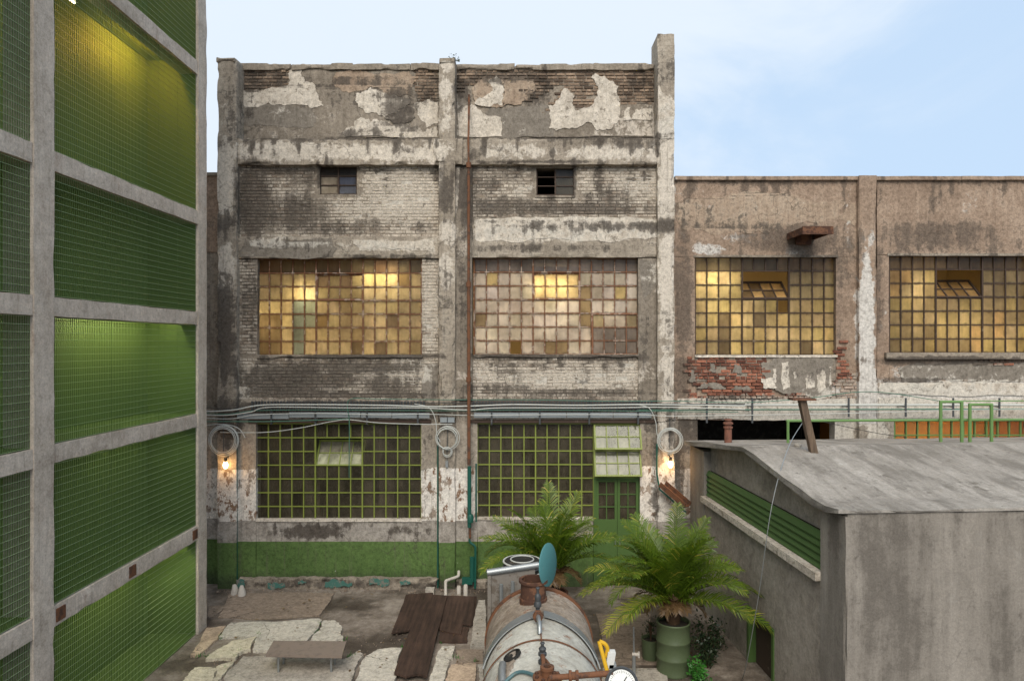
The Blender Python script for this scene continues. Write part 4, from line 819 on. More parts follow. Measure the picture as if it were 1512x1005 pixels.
# ------------------------------------------------------------------ concrete shed on the right (turned a little)
SY = 9.06; SXc = .478*SY; du = Vector((.9977, .0671, 0)); dv = Vector((-.0671, .9977, 0)); S0 = Vector((SXc, SY, 0))
def SP(a, t, z): return S0+du*a+dv*t+Vector((0, 0, z))
S = thing('concrete_shed', 'stained grey concrete shed with a shallow gable roof and green louvres in its side', 'building', S0)
def sbox(name, a0, a1, t0, t1, z0, z1, mat, par=None, res=.12, amp=.005, bite=.015, seed=0, top=None):
    m = MB(); m.rough(a0, a1, t0, t1, z0, z1, res, amp, 3, seed, bite)
    if top:  # top(t) gives the sloping upper edge
        m.v = [(v[0], v[1], v[2] if v[2] < z1-.05 else top(v[1])+(v[2]-z1)) for v in m.v]
    m.v = [tuple(SP(*v)) for v in m.v]; return m.build(name, M[mat], par or S)
Lg = 6.53; RG = 3.2
def ztop(t): return 3.40 if t < .66 else (3.40+(t-.66)/(RG-.66)*.38 if t < RG else 3.78-(t-RG)/(Lg-RG)*.38)
def sgrid(m, a, fn, t0, t1, z0f, z1f, nt_=40, nz_=20, flip=False):
    v = [tuple(SP(a, t0+(t1-t0)*i/nt_, z0f(t0+(t1-t0)*i/nt_)+(z1f(t0+(t1-t0)*i/nt_)-z0f(t0+(t1-t0)*i/nt_))*j/nz_)) for i in range(nt_+1) for j in range(nz_+1)]
    m.add(v, [(i*(nz_+1)+j, i*(nz_+1)+j+1, (i+1)*(nz_+1)+j+1, (i+1)*(nz_+1)+j) for i in range(nt_) for j in range(nz_)])
# front wall, near and far corner piers, lower side wall, recessed gable panel
sbox('front_wall', .0, 9.0, 0, .22, -.05, 3.462, 'shed', seed=3, amp=.006)
sbox('corner_pier', -.02, .3, .0, .66, -.05, 3.41, 'shed', seed=4); sbox('corner_pier', -.02, .3, 5.6, Lg, -.05, 3.40, 'shed', seed=5)
sbox('side_wall', .0, .25, .661, 2.2, -.05, 2.34, 'shed_side', seed=6); sbox('side_wall', .0, .25, 2.201, 5.599, 1.0, 2.34, 'shed_side', seed=7); sbox('side_wall', .0, .25, 4.2, 5.599, -.05, .999, 'shed_side', seed=8); sbox('side_wall', .0, .25, 3.3, 4.199, -.05, .999, 'shed_side', seed=9)
m = MB(); t_ = [.662, RG, 5.598]; pl = [(t, 3.0) for t in (.662, 5.598)]+[(t, ztop(t)+.02) for t in (5.598, RG, .662)]
n_ = len(pl); m.add([tuple(SP(.13, t, z)) for t, z in pl]+[tuple(SP(.3, t, z)) for t, z in pl], [tuple(range(n_))[::-1], tuple(range(n_, 2*n_))]+[(i, (i+1) % n_, n_+(i+1) % n_, n_+i) for i in range(n_)]); m.build('gable_panel', M['shed_side'], S)
sbox('sill', -.10, .25, .661, 5.599, 2.341, 2.46, 'white_plaster', seed=10, amp=.004)
for i in range(5):
    z0 = 2.465+i*.107; m = MB(); pr = [(.03, z0), (.10, z0+.098), (.118, z0+.098), (.118, z0+.12), (.10, z0+.12), (.015, z0+.012), (.015, z0)]
    pr = [(.03, z0-.002), (.028, z0+.014), (.07, z0+.108), (.09, z0+.108), (.06, z0-.002)]
    n_ = len(pr); m.add([tuple(SP(a, .67, z)) for a, z in pr]+[tuple(SP(a, 5.59, z)) for a, z in pr], [tuple(range(n_)), tuple(range(n_, 2*n_))[::-1]]+[(q, n_+q, n_+(q+1) % n_, (q+1) % n_) for q in range(n_)]); m.build('louvre_slat', M['louvre'], S)
m = MB(); m.v = []; m.box(0, 1, 0, 1, 0, 1); m.v = [tuple(SP(.14+.02*v[0], .67+4.92*v[1], 2.46+.55*v[2])) for v in m.v]; m.build('louvre_back', M['dark_bar'], S)
# roof slab as an uneven sheet with thickness
ta = [-.02, .3, .66, 1.1, 1.6, 2.2, 2.7, RG, 3.7, 4.4, 5.2, 6.0, Lg+.08]; aa = list(np.linspace(-.13, 9.2, 70)); m = MB(); v = []
for layer in (0, 1):
    for a in aa:
        for t in ta:
            p = SP(a, t, ztop(max(0, min(Lg, t)))+(.10 if layer == 0 else (.065 if t < .1 else .005))); v.append(p)
P = np.array([tuple(q) for q in v]); nl = len(aa)*len(ta); P[:nl, 2] += fbm(P[:nl], 1.3, 4)*.012; edge = np.array([i % len(ta) == 0 or i < len(ta) for i in range(nl)]); P[:nl][edge] += (fbm(P[:nl][edge], 4, 8)*.018)[:, None]
kk = len(ta); f_ = [(i*kk+j, (i+1)*kk+j, (i+1)*kk+j+1, i*kk+j+1) for i in range(len(aa)-1) for j in range(kk-1)]; f_ += [tuple(nl+q for q in x)[::-1] for x in f_]
f_ += [(i*kk, nl+i*kk, nl+(i+1)*kk, (i+1)*kk) for i in range(len(aa)-1)]+[(i*kk+kk-1, (i+1)*kk+kk-1, nl+(i+1)*kk+kk-1, nl+i*kk+kk-1) for i in range(len(aa)-1)]+[(j, j+1, nl+j+1, nl+j) for j in range(kk-1)]
e0 = (len(aa)-1)*kk; f_ += [(e0+j, nl+e0+j, nl+e0+j+1, e0+j+1) for j in range(kk-1)]
m.add([tuple(p) for p in P], f_); m.build('roof_slab', M['roof'], S)
# low doorway with a green frame in the side wall
m = MB()
for (t0, t1, z0, z1) in ((2.2, 2.28, 0, .999), (3.22, 3.3, 0, .999), (2.28, 3.22, .92, .999)): m.v = m.v; mm = MB(); mm.box(0, 1, 0, 1, 0, 1); m.add([tuple(SP(-.02+.2*q[0], t0+(t1-t0)*q[1], z0+(z1-z0)*q[2])) for q in mm.v], mm.f)
m.build('door_frame', M['green_door'], S)
mm = MB(); mm.box(0, 1, 0, 1, 0, 1); m = MB(); m.add([tuple(SP(.12+.04*q[0], 2.281+.938*q[1], .0+.918*q[2])) for q in mm.v], mm.f); m.build('door', M['dark_bar'], S)

# ------------------------------------------------------------------ things on the shed roof
def roofz(x, y):
    d = Vector((x, y, 0))-S0; return ztop(max(0, min(Lg, d.dot(dv))))+.105
def on_roof(px, py):
    lo, hi = 6.0, 18.0
    for _ in range(50):
        Y = (lo+hi)/2; z = ZZ(py, Y)
        if z > roofz(XX(px, Y), Y): lo = Y
        else: hi = Y
    return Vector(W(px, py, Y))
pb = on_roof(1201, 667); t = thing('timber_post', 'leaning square timber post with a flat cap on the shed roof', 'post', pb)
top = Vector(W(1184, 590, pb.y)); ax = (top-pb).normalized(); u = Vector((0, 1, 0)); v_ = ax.cross(u).normalized(); u = v_.cross(ax).normalized(); Lp = (top-pb).length
m = MB(); m.obox(pb+ax*(Lp/2-.02), v_*.058, u*.058, ax*(Lp/2+.02)); m.build('shaft', M['timber'], t)
m = MB(); cu = (v_*.97+ax*.22).normalized(); ca = (ax*.97-v_*.22).normalized(); m.obox(top+ca*.012, cu*.2, u*.13, ca*.016); m.build('cap_plate', M['rust_deep'], t)
cb = on_roof(1075, 653); t = thing('vent_pipe', 'short reddish clay vent pipe on the far edge of the shed roof', 'vent pipe', cb)
m = MB(); m.lathe([(.075,-.03),(.075,.3),(.095,.3),(.095,.33),(.07,.33),(.07,.37),(.06,.37),(.1,.38),(.1,.41),(.06,.43),(.06,.46),(.085,.46),(.085,.48),(.0,.49)], cb, 16); m.build('pipe', M['clay'], t)
st_ = on_roof(1178, 658); m = MB(); m.lathe([(.06,-.02),(.07,.02),(.05,.05),(.0,.055)], st_, 10); tag(m.build('stone', M['slab_grey']), 'small grey stone lying beside the leaning post on the shed roof', 'stone')
# green pipe railing behind the roof ridge
rb = on_roof(1163, 650); YR = 13.6
t = thing('pipe_railing', 'pale green pipe railing with two hoops along the back of the shed roof', 'railing', (XX(1163, YR), YR, roofz(XX(1163, YR), YR)))
m = MB(); m.tube([W(1161, 621, YR), W(1700, 618.5, YR)], .026, 8); m.build('top_rail', M['green_bar2'], t)
def post(px, top_py, r=.028): x, _, z = W(px, top_py, YR); m = MB(); m.tube([(x, YR, roofz(x, YR)-.03), (x, YR, z)], r, 8); m.build('post', M['green_bar2'], t)
post(1163.5, 621); 
for (a, c, py) in ((1389, 1420, 593), (1432, 1464, 597)):
    m = MB(); za = roofz(XX(a, YR), YR)-.03; m.tube([(XX(a, YR-.05), YR-.05, za), W(a, py, YR-.05)], .032, 8); m.tube([(XX(c, YR-.05), YR-.05, za), W(c, py, YR-.05)], .032, 8); m.tube([W(a-1.5, py, YR-.05), W(c+1.5, py, YR-.05)], .026, 8); m.build('hoop', M['green_bar2'], t)
m = MB(); m.tube([W(1389, 592, YR-.02), W(1700, 591, YR-.02)], .012, 6); m.build('upper_rail', M['green_bar2'], t); post(1560, 619); post(1690, 619)
# guy wire from the post to the yard
a = Vector(W(1184, 625, pb.y-.08)); b2 = SP(-.25, .75, .0); 
b2 = G(1096, 1004); pts = [a, Vector(W(1163, 663, 11.3)), Vector(W(1140, 745, 10.6)), Vector(W(1120, 880, 10.7)), Vector(W(1103, 975, 11.1)), Vector((b2.x, 11.62, .0))]
m = MB(); m.tube(smoothpath(pts, 6), .007, 6); o = m.build('wire', M['galv']); tag(o, 'thin pale wire hanging from the leaning post down past the shed side', 'wire')

# ------------------------------------------------------------------ wall fittings
YF = 15.9
t = thing('drainpipe', 'tall rusty drainpipe running down the middle of the factory wall', 'pipe', W(692, 690, YF))
m = MB(); m.tube([W(692.5, 140, YP-.06), W(692.5, 150, YP-.08), W(692, 195, 16.1), W(691.5, 204, YF), W(692, 245, YF)], .024, 10); m.build('pipe', M['rust'], t)
m = MB(); m.tube([W(692, 243, YF), W(692, 420, YF)], .034, 10); m.build('pipe', M['rust'], t); m = MB(); m.tube([W(692, 418, YF), W(692.5, 686, YF)], .04, 10); m.build('pipe', M['rust'], t)
for py in (244, 420, 560): m = MB(); x, y, z = W(692, py, YF); m.lathe([(.03,-.06),(.058,-.06),(.058,.06),(.03,.06)], (x, y, z), 12); m.tube([(x, y, z), (x+.02, YC+.12, z)], .012, 6); m.build('collar', M['rust'], t)
t = thing('green_downpipe', 'dark green downpipe with a kink, below the rusty drainpipe', 'pipe', W(697, 866, YF))
m = MB(); m.tube([W(693, 688, YF), W(693, 778, YF)], .045, 12); m.build('pipe', M['teal_pipe'], t); m = MB(); m.tube([W(703, 684, YF+.02), W(703, 770, YF+.02)], .02, 8); m.build('pipe', M['teal_pipe'], t)
m = MB(); x, y, z = W(694.5, 765, YF); m.lathe([(.04,-.1),(.07,-.09),(.075,.06),(.05,.1)], (x, y, z), 12); m.build('trap', M['teal_pipe'], t)
m = MB(); m.tube([W(693.5, 776, YF), W(694, 795, YF)], .03, 8); m.build('pipe', M['rust'], t)
m = MB(); m.tube(smoothpath([W(693.5, 794, YF), W(694, 800, YF), W(701, 806, YF), W(702, 815, YF), W(701.5, 868, YF)], 5), .028, 10); m.build('pipe', M['teal_pipe'], t)
m = MB(); m.tube([W(697, 822, YF), W(697, 858, YF)], .055, 12); m.build('riser', M['teal_pipe'], t); m = MB(); x, y, z = W(690, 856, YF); m.box(x-.12, x+.12, y-.05, y+.06, z-.09, z+.06); m.build('valve_box', M['teal_pipe'], t)
m = MB(); m.tube([W(646.5, 868, YC+.06), W(646.5, 640, YC+.06)], .018, 8); o = m.build('conduit', M['teal_pipe']); tag(o, 'thin dark green conduit up the left edge of the middle column', 'pipe')
m = MB(); m.tube([W(349.5, 868, YC+.06), W(349.5, 640, YC+.06)], .022, 8); o = m.build('conduit', M['teal_pipe']); tag(o, 'thin dark green conduit on the right edge of the left column base', 'pipe')
# canopy bracket on the wing
bk = Vector(W(1186, 345, YV)); t = thing('steel_bracket', 'rusty steel bracket jutting from the brown wing wall above the open vent', 'bracket', bk)
zb_ = ZZ(334.5, 15.2); z2 = zb_-.14
for (x0, x1, y0, y1) in ((XX(1182, 16.25), XX(1222, 15.62), 16.32, 15.2),):
    pass
xa, xb = 6.35, 7.0
m = MB(); m.box(xa, xb, 15.35, 16.4, zb_, zb_+.02); m.build('plate', M['rust_deep'], t)
m = MB(); m.box(xa-.02, xb+.02, 15.32, 15.36, zb_-.15, zb_+.03); m.build('channel', M['rust_deep'], t)
for x in (xa, xb-.03): m = MB(); m.box(x, x+.03, 15.36, 16.4, zb_-.13, zb_-.001); m.build('arm', M['rust_deep'], t)
m = MB(); m.box(xa+.2, xb-.1, 16.2, 16.36, zb_-.25, zb_-.02); m.build('wall_plate', M['rust_deep'], t)
# cable tray, hangers and cables
YT = 15.98
t = thing('cable_tray', 'grey metal cable tray on strut hangers across the tall factory wall', 'cable tray', W(660, 612, YT))
for (a, c, d) in ((350, 426, 613.5), (427, 532, 611.5), (533, 578, 612), (579, 634, 612.5), (650, 671, 619), (700, 766, 612), (767, 836, 612), (837, 905, 612), (906, 962, 612)):
    m = MB(); x0, x1 = XX(a, YT), XX(c, YT); z = ZZ(d, YT); m.box(x0, x1, YT, YT+.012, z-.07, z+.05); m.box(x0, x1, YT+.0121, YT+.09, z-.07, z-.06); m.build('tray_segment', M['tray'], t)
for px in (401, 466, 542, 617, 726, 797, 870, 942): m = MB(); x, y, z = W(px, 610, YT); m.box(x-.02, x+.02, y-.03, y-.001, ZZ(626, YT), ZZ(592, YT)); m.box(x-.014, x+.014, y, y+.3, ZZ(626, YT)+.02, ZZ(626, YT)+.05); m.build('hanger', M['steel_dark'], t)
t = thing('conduit_run', 'pair of pale conduits on dark strut hangers along the white band of the wing', 'conduit', W(1250, 598, YT))
for (d, e, r_) in ((597.5, 597.5, .028), (605, 603, .016)): m = MB(); m.tube([W(940, d, YT), W(1800, e, YT)], r_, 8); m.build('pipe', M['cable_white'] if r_ > .02 else M['cable_green'], t)
for px in (1043, 1110, 1252, 1336, 1406, 1474): m = MB(); x, y, z = W(px, 605, YT); m.box(x-.022, x+.022, y-.045, y-.032, ZZ(624 if px < 1200 else 615, YT), ZZ(587, YT)); m.box(x-.015, x+.015, y-.031, y+.33, z+.06, z+.085); m.build('hanger', M['steel_dark'], t)
def cable(pts, r_, mat, label, Y=15.93): m = MB(); m.tube(smoothpath([W(a, c, Y if len(q_) == 0 else q_[0]) for (a, c, *q_) in pts], 8), r_, 6); return tag(m.build('cable', M[mat]), label, 'cable', 'cables strung along the factory wall')
cable([(285,605),(310,607),(345,605),(385,598),(450,597),(560,598),(640,600),(700,599),(760,597),(850,598),(960,597),(1100,599)], .017, 'cable_white', 'thick pale cable, topmost of the pale run above the grey tray')
cable([(285,611),(330,613),(370,608),(400,601),(520,602),(620,602),(690,605),(740,602),(880,602),(990,601),(1100,604)], .013, 'cable_white', 'thinner pale cable just below the thick pale cable')
cable([(285,616),(340,618),(380,612),(470,610),(560,612),(620,611),(700,613),(800,612),(940,612),(985,614),(1070,613),(1200,611),(1320,608),(1420,605),(1530,604)], .009, 'cable_white', 'thin pale wire in front of the tray, running on across the wing')
cable([(285,622),(345,622),(400,622),(470,620),(516,618)], .012, 'cable_green', 'dark green cable drooping over the left end of the tray')
cable([(325,638),(390,638),(440,632),(490,622),(516,619.5),(560,624),(620,626),(668,626)], .010, 'cable_white', 'pale cable sagging in an arc in front of the left green window')
cable([(516,640),(515.5,618),(516,590),(560,589),(660,590),(780,590),(900,592),(1000,592),(1100,594),(1190,588),(1285,578),(1390,592)], .010, 'cable_green', 'thin green cable strung highest from the tall block across the wing')
cable([(516,619,15.9),(515.5,680,15.9),(515.5,705,15.95)], .010, 'cable_green', 'thin green cable hanging straight down before the left green window')
cable([(612,596),(634,602),(643,620),(645,640),(650,652)], .010, 'cable_white', 'pale cable curving down to the coil on the middle column')
cable([(936,597),(958,602),(968,622),(970,640),(976,652)], .010, 'cable_white', 'pale cable curving down to the coil on the right column')
cable([(285,600),(330,603),(372,600),(430,594),(560,594),(700,595),(860,594),(985,596),(1100,596)], .010, 'cable_dark', 'black cable lying just above the thick pale cable')
cable([(285,608),(335,611),(380,606),(470,605),(640,606),(800,605),(975,607),(1090,608)], .009, 'cable_green', 'thin dark green cable between the thinner pale cable and the tray')
cable([(300,628),(330,626),(352,632),(362,646)], .009, 'cable_white', 'short pale cable curling down to the coil by the green grating')
cable([(1205,620),(1300,640),(1380,650)], .008, 'cable_dark', 'dark slack cable drooping before the orange lit window')
def coil(px, py, R_, label, n_=4, drop=0):
    t = thing('cable_coil', label, 'cable coil', W(px, py, 15.93), 'cable coils hung on the factory columns'); z0 = 15.93
    for i in range(n_):
        rr_ = R_*(1-.07*i+rng.uniform(-.03, .03)); cx_, cz_ = rng.uniform(-1.2, 1.2), rng.uniform(-1.2, 1.2); pts = []
        for q in range(41):
            a = 2*math.pi*q/40; pts.append(W(px+cx_+rr_*math.cos(a)*.97, py+cz_+rr_*math.sin(a), z0-.012*i-.003*(q % 40 > 20)))
        m = MB(); m.tube(pts, .0095, 6); m.build('loop', M['cable_white'], t)
    m = MB(); m.tube([W(px, py-R_-14, z0+.02), W(px, py+R_*.7, z0+.02)], .008, 6); m.tube([W(px, py-R_+2, z0+.02), (XX(px, z0), YC+.05, ZZ(py-R_+2, z0))], .012, 6); m.build('hook', M['steel_dark'], t)
coil(330, 650, 23, 'large pale cable coil above the left lit bulb'); coil(660.5, 647, 18, 'pale cable coil on the middle column'); coil(660, 667, 7, 'smallest cable coil, just under the one on the middle column', 3); coil(989, 650, 19.5, 'pale cable coil above the right lit bulb')
def wall_lamp(px, py, label):
    Y = 15.86; t = thing('wall_lamp', label, 'lamp', W(px, py, Y), 'bare bulbs lit on the columns'); x, y, z = W(px, py, Y)
    m = MB(); m.lathe([(.0,.17),(.03,.165),(.035,.1),(.03,.07),(.0,.07)], (x, y, z), 12); m.tube([(x, y, z+.15), (x, YC+.02, z+.17)], .014, 6); m.build('socket', M['black'], t)
    m = MB(); m.lathe([(.004,-.085),(.03,-.075),(.048,-.045),(.054,0),(.042,.045),(.026,.075),(.0,.08)], (x, y, z), 16, cap=False); b_ = m.build('bulb', M['bulb'], t)
    l = bpy.data.lights.new('bulb_light', 'POINT'); l.energy = 2.2; l.color = (1, .5, .16); l.shadow_soft_size = .05; lo = bpy.data.objects.new('bulb_light', l); COL.objects.link(lo); lo.location = (x, y-.09, z); attach(lo, t)
wall_lamp(333, 686, 'lit bare bulb on the left column beside the green grating'); wall_lamp(990, 685, 'lit bare bulb on the right column above the rusty gutter')
m = MB(); x, y, z = W(660, 684, YC); m.box(x-.03, x+.03, y-.06, y+.02, z-.08, z+.07); m.tube([(x, y-.03, z+.05), (x, y-.03, ZZ(674, 15.95))], .007, 6); tag(m.build('switch_box', M['galv']), 'small grey switch box under the coils on the middle column', 'switch box')
# rusty gutter running from the right column towards the shed
t = thing('rusty_gutter', 'sloping rusty gutter between the right column and the shed corner', 'gutter', W(990, 730, 15.8))
a, c = Vector(W(977, 716, 15.85)), Vector(W(1014, 748, 15.35)); d = (c-a).normalized(); s_ = d.cross(Vector((0, 0, 1))).normalized(); nrm = s_.cross(d).normalized()
m = MB(); m.obox((a+c)/2, d*((c-a).length/2), s_*.11, nrm*.012); m.obox((a+c)/2+s_*.105+nrm*.05, d*((c-a).length/2), s_*.01, nrm*.06); m.obox((a+c)/2-s_*.105+nrm*.05, d*((c-a).length/2), s_*.01, nrm*.06); m.build('channel', M['rust'], t)
m = MB(); m.tube([W(970, 655, 15.9), W(970, 700, 15.9), W(974, 722, 15.8), W(1000, 745, 15.55), W(1013, 756, 15.4)], .02, 8); m.build('pipe', M['teal_pipe'], t)

# ------------------------------------------------------------------ yard: boiler tank
TX, TZ, TR, TY0, TY1 = .28, 1.22, .78, 5.2, 10.35
t = thing('boiler_tank', 'large weathered white boiler tank lying in the yard with rusty fittings on top', 'tank', (TX, 8, 0))
m = MB(); prof = [(.05, TY0-.18), (.4, TY0-.13), (.68, TY0-.05), (TR-.01, TY0)]+[(TR-.01, y) for y in np.linspace(TY0+.1, TY1-.1, 40)]+[(TR-.01, TY1), (.68, TY1+.05), (.4, TY1+.13), (.05, TY1+.18)]
m.lathe(prof, (TX, 0, TZ), 72, 'y'); P = np.array(m.v); rad = P-np.array([TX, 0, TZ]); rad[:, 1] = 0; rad /= np.maximum(np.linalg.norm(rad, axis=1), 1e-6)[:, None]; P += rad*(fbm(P, 2.2, 3)*.006)[:, None]; m.v = [tuple(p) for p in P]; m.build('shell', M['tank'], t)
def band(y0, y1, r0, mat, a0=-180, a1=180, th=.012, tiltf=None, name='band'):
    m = MB(); n_ = 60; v = []
    for i in range(n_+1):
        a = R(a0+(a1-a0)*i/n_); off = tiltf(a0+(a1-a0)*i/n_) if tiltf else 0
        for (y, r_) in ((y0+off, r0), (y1+off, r0), (y1+off, r0+th), (y0+off, r0+th)): v.append((TX+r_*math.sin(a), y, TZ+r_*math.cos(a)))
    f_ = [(i*4+q, i*4+(q+1) % 4, (i+1)*4+(q+1) % 4, (i+1)*4+q) for i in range(n_) for q in range(4)]+[(0,1,2,3), (n_*4+3, n_*4+2, n_*4+1, n_*4)]
    m.add(v, f_); return m.build(name, mat, t)
band(9.35, 10.3, TR+.002, M['tank_rust'], -95, 95, .008, name='rusty_jacket'); band(10.28, 10.38, TR+.006, M['rust'], -100, 100, .03, name='end_rim')
band(8.95, 9.16, TR+.018, M['galv'], -72, -3, .014, lambda d: .0045*(-abs(d))+.30, 'strap'); band(8.95, 9.16, TR+.018, M['galv'], 3, 72, .014, lambda d: .0045*(-abs(d))+.30, 'strap')
band(8.55, 8.57, TR+.001, M['rust'], -110, 110, .012, name='seam'); band(6.9, 6.92, TR+.001, M['rust'], -110, 110, .01, name='seam')
m = MB(); x = TX-.015; m.box(x-.008, x+.008, 6.4, 8.8, TZ+TR-.004, TZ+TR+.018); m.build('seam', M['rust'], t)
for y in (5.8, 9.3):
    m = MB(); m.box(TX-.6, TX+.6, y-.12, y+.12, -.02, .5); m.box(TX-.62, TX-.45, y-.13, y+.13, .5, .85); m.box(TX+.45, TX+.62, y-.13, y+.13, .5, .85); m.build('cradle', M['rust_deep'], t)
def tz(x): return TZ+math.sqrt(max(.01, TR*TR-(x-TX)**2))
nx_, ny_ = XX(787.5, 9.85), 9.9; nzz = tz(nx_)
m = MB(); m.lathe([(.2,-.1),(.2,.05),(.185,.055),(.18,.27),(.21,.275),(.21,.31),(.165,.31),(.16,.05),(.0,.05)], (nx_, ny_, nzz), 32, cap=False); m.build('flue_neck', M['rust_deep'], t)
Ml = Matrix.Rotation(R(22), 4, 'Z') @ Matrix.Rotation(R(90), 4, 'X') @ Matrix.Rotation(0, 4, 'Z')
lc = Vector(W(809, 833, 9.95)); Ml = Matrix.Rotation(R(64), 4, 'Z') @ Matrix.Rotation(R(86), 4, 'X')
m = MB(); m.lathe([(.0,-.014),(.29,-.014),(.305,-.005),(.305,.005),(.29,.014),(.0,.014)], lc, 36, M=Ml, cap=False); lid = m.build('hinged_lid', M['teal_lid'], t)
m = MB(); m.tube([(lc.x-.02, lc.y, lc.z-.28), (nx_+.18, ny_, nzz+.26), (nx_+.14, ny_, nzz+.26)], .016, 6); m.build('hinge', M['rust'], lid)
q = Vector((lc.x, lc.y, lc.z)); m = MB(); m.tube([q+Vector((-.05, -.03, .1)), q+Vector((-.06, -.07, .1)), q+Vector((-.06, -.07, -.06)), q+Vector((-.05, -.03, -.06))], .008, 6); m.build('handle', M['teal_lid'], lid)
# valves on the crown
def valve(px, py, Y, hgt, name='valve'):
    x, y = XX(px, Y), Y; z = tz(x); m = MB(); m.lathe([(.05,0),(.05,.03),(.028,.04),(.028,hgt*.35),(.05,hgt*.38),(.05,hgt*.5),(.035,hgt*.55),(.045,hgt*.7),(.03,hgt*.78),(.018,hgt*.8),(.018,hgt*.95),(.03,hgt*.96),(.022,hgt)], (x, y, z), 14); return m.build(name, M['steel_dark'], t), Vector((x, y, z))
v1, p1 = valve(794, 0, 9.25, .42); m = MB(); m.tube([p1+Vector((0, -.02, .05)), p1+Vector((.0, -.2, .1)), p1+Vector((.01, -.42, .11)), p1+Vector((.012, -.48, .06)), p1+Vector((.012, -.5, 0))], .03, 10); m.build('pipe', M['galv'], v1); m = MB(); m.lathe([(.07,-.04),(.07,.05)], p1+Vector((0, -.16, .09)), 6, 'y'); m.build('nut', M['rust'], v1)
v2, p2 = valve(801, 0, 7.95, .24); m = MB(); m.tube([p2+Vector((0, 0, .08)), p2+Vector((0, -.18, .16)), p2+Vector((.0, -.42, .16)), p2+Vector((.01, -.6, .1))], [.03, .026, .022, .03], 8); m.build('pipe', M['rust'], v2); m = MB(); m.tube([p2+Vector((.03, -.02, .05)), p2+Vector((.06, -.3, .13)), p2+Vector((.05, -.58, .12))], .018, 8); m.build('pipe', M['rust'], v2)
fx, fy = XX(808, 7.25), 7.25; fz = tz(fx)
m = MB(); m.lathe([(.07,-.02),(.07,.08),(.155,.08),(.155,.115),(.15,.12),(.15,.15),(.155,.155),(.155,.185),(.09,.19),(.06,.19),(.06,.26),(.075,.26),(.075,.29),(.04,.29),(.04,.2),(.0,.2)], (fx, fy, fz), 28, cap=False); fl = m.build('flange', M['rust'], t)
for i in range(8):
    a = 2*math.pi*(i+.5)/8; m = MB(); m.lathe([(.0,-.0),(.02,0),(.02,.022),(.0,.024)], (fx+.12*math.cos(a), fy+.12*math.sin(a), fz+.187), 6); m.build('bolt', M['rust_deep'], fl)
# opening with torn lagging on the left flank
def flank(deg, y, r_=TR+.006): a = R(deg); return Vector((TX+r_*math.sin(a), y, TZ+r_*math.cos(a)))
m = MB(); pts = [(-34,8.3),(-28,8.5),(-25,8.42),(-26,8.2),(-31,7.95),(-39,7.7),(-49,7.45),(-53,7.55),(-48,7.8),(-42,8.1)]
r_ = ragged([Vector((d/40, y)) for d, y in pts], .03, 2, 5); top_ = [flank(x*40, y, TR+.02) for x, y in r_]; bot = [flank(x*40, y, TR-.05) for x, y in r_]; n_ = len(top_)
tri = tessellate_polygon([[Vector((x, y, 0)) for x, y in r_]]); m.add([tuple(p) for p in top_+bot], [tuple(q) for q in tri]+[(i, (i+1) % n_, n_+(i+1) % n_, n_+i) for i in range(n_)]); m.build('torn_lagging', M['tank_rust'], t)
m = MB(); m.lathe([(.1,0),(.115,.0),(.115,.03),(.1,.03),(.1,.012),(.0,.012)], (0, 0, 0), 20, cap=False, M=Matrix.Translation(flank(-28, 8.3)) @ Matrix.Rotation(R(-28), 4, 'Y') @ Matrix.Rotation(0, 4, 'X')); m.build('port', M['black'], t)
m = MB(); m.tube([flank(-36, 8.15, TR+.05), flank(-36, 7.95, TR+.06), flank(-37, 7.75, TR+.02)], .045, 10); m.build('pipe_stub', M['galv'], t)
# hoses, feed pipe and dial
m = MB(); m.tube(smoothpath([flank(-62, 7.2, TR+.02), flank(-45, 7.6, TR+.022), flank(-24, 7.8, TR+.025), flank(-8, 7.6, TR+.03), flank(-3, 7.4, TR+.04), Vector((fx-.15, fy, fz+.06))], 6), .02, 8); tag(m.build('hose', M['hose']), 'blue grey hose lying across the tank up to the rusty flange', 'hose')
m = MB(); m.tube(smoothpath([flank(-40, 6.2, TR+.02), flank(-14, 6.6, TR+.022), flank(-3, 6.75, TR+.03), Vector((fx-.04, fy-.3, fz+.03))], 6), .022, 8); tag(m.build('hose', M['hose']), 'blue grey hose at the lower picture edge in front of the flange', 'hose')
m = MB(); m.tube(smoothpath([Vector((fx+.12, fy+.06, fz+.14)), flank(14, 7.2, TR+.06), flank(24, 7.05, TR+.05), flank(32, 6.8, TR+.03), flank(40, 6.5, TR+.03)], 6), .024, 8); tag(m.build('hose', M['yellow']), 'yellow hose curving from the rusty flange down the tank', 'hose')
pz = fz-.02; m = MB(); e1 = Vector((fx+.07, fy-.22, fz+.02)); e2 = Vector((XX(905, 7.05), 7.05, ZZ(993, 7.05))); e1 = Vector((XX(812, 7.05), 7.05, ZZ(1000, 7.05)))
m.tube([e1+Vector((0, .1, -.15)), e1+Vector((0, .02, -.03)), e1, e2], .03, 10); fp = m.build('feed_pipe', M['rust'], t)
m = MB(); m.lathe([(.03,-.05),(.055,-.05),(.055,-.02),(.04,-.02),(.04,.02),(.055,.02),(.055,.05),(.03,.05)], Vector(W(847, 997, 7.05)), 12, 'x'); m.build('union', M['rust'], fp)
gc = Vector(W(918, 1010, 7.0)); m = MB(); Mg = Matrix.Rotation(R(60), 4, 'X'); m.lathe([(.0,-.06),(.165,-.06),(.17,-.04),(.17,.03),(.155,.04),(.14,.03)], gc, 32, M=Mg, cap=False); dg = m.build('dial_gauge', M['steel_dark'], t)
m = MB(); m.lathe([(.0,.024),(.142,.024),(.142,.026),(.0,.026)], gc, 32, M=Mg, cap=False); m.build('dial_face', M['white_dial'], dg)
m = MB()
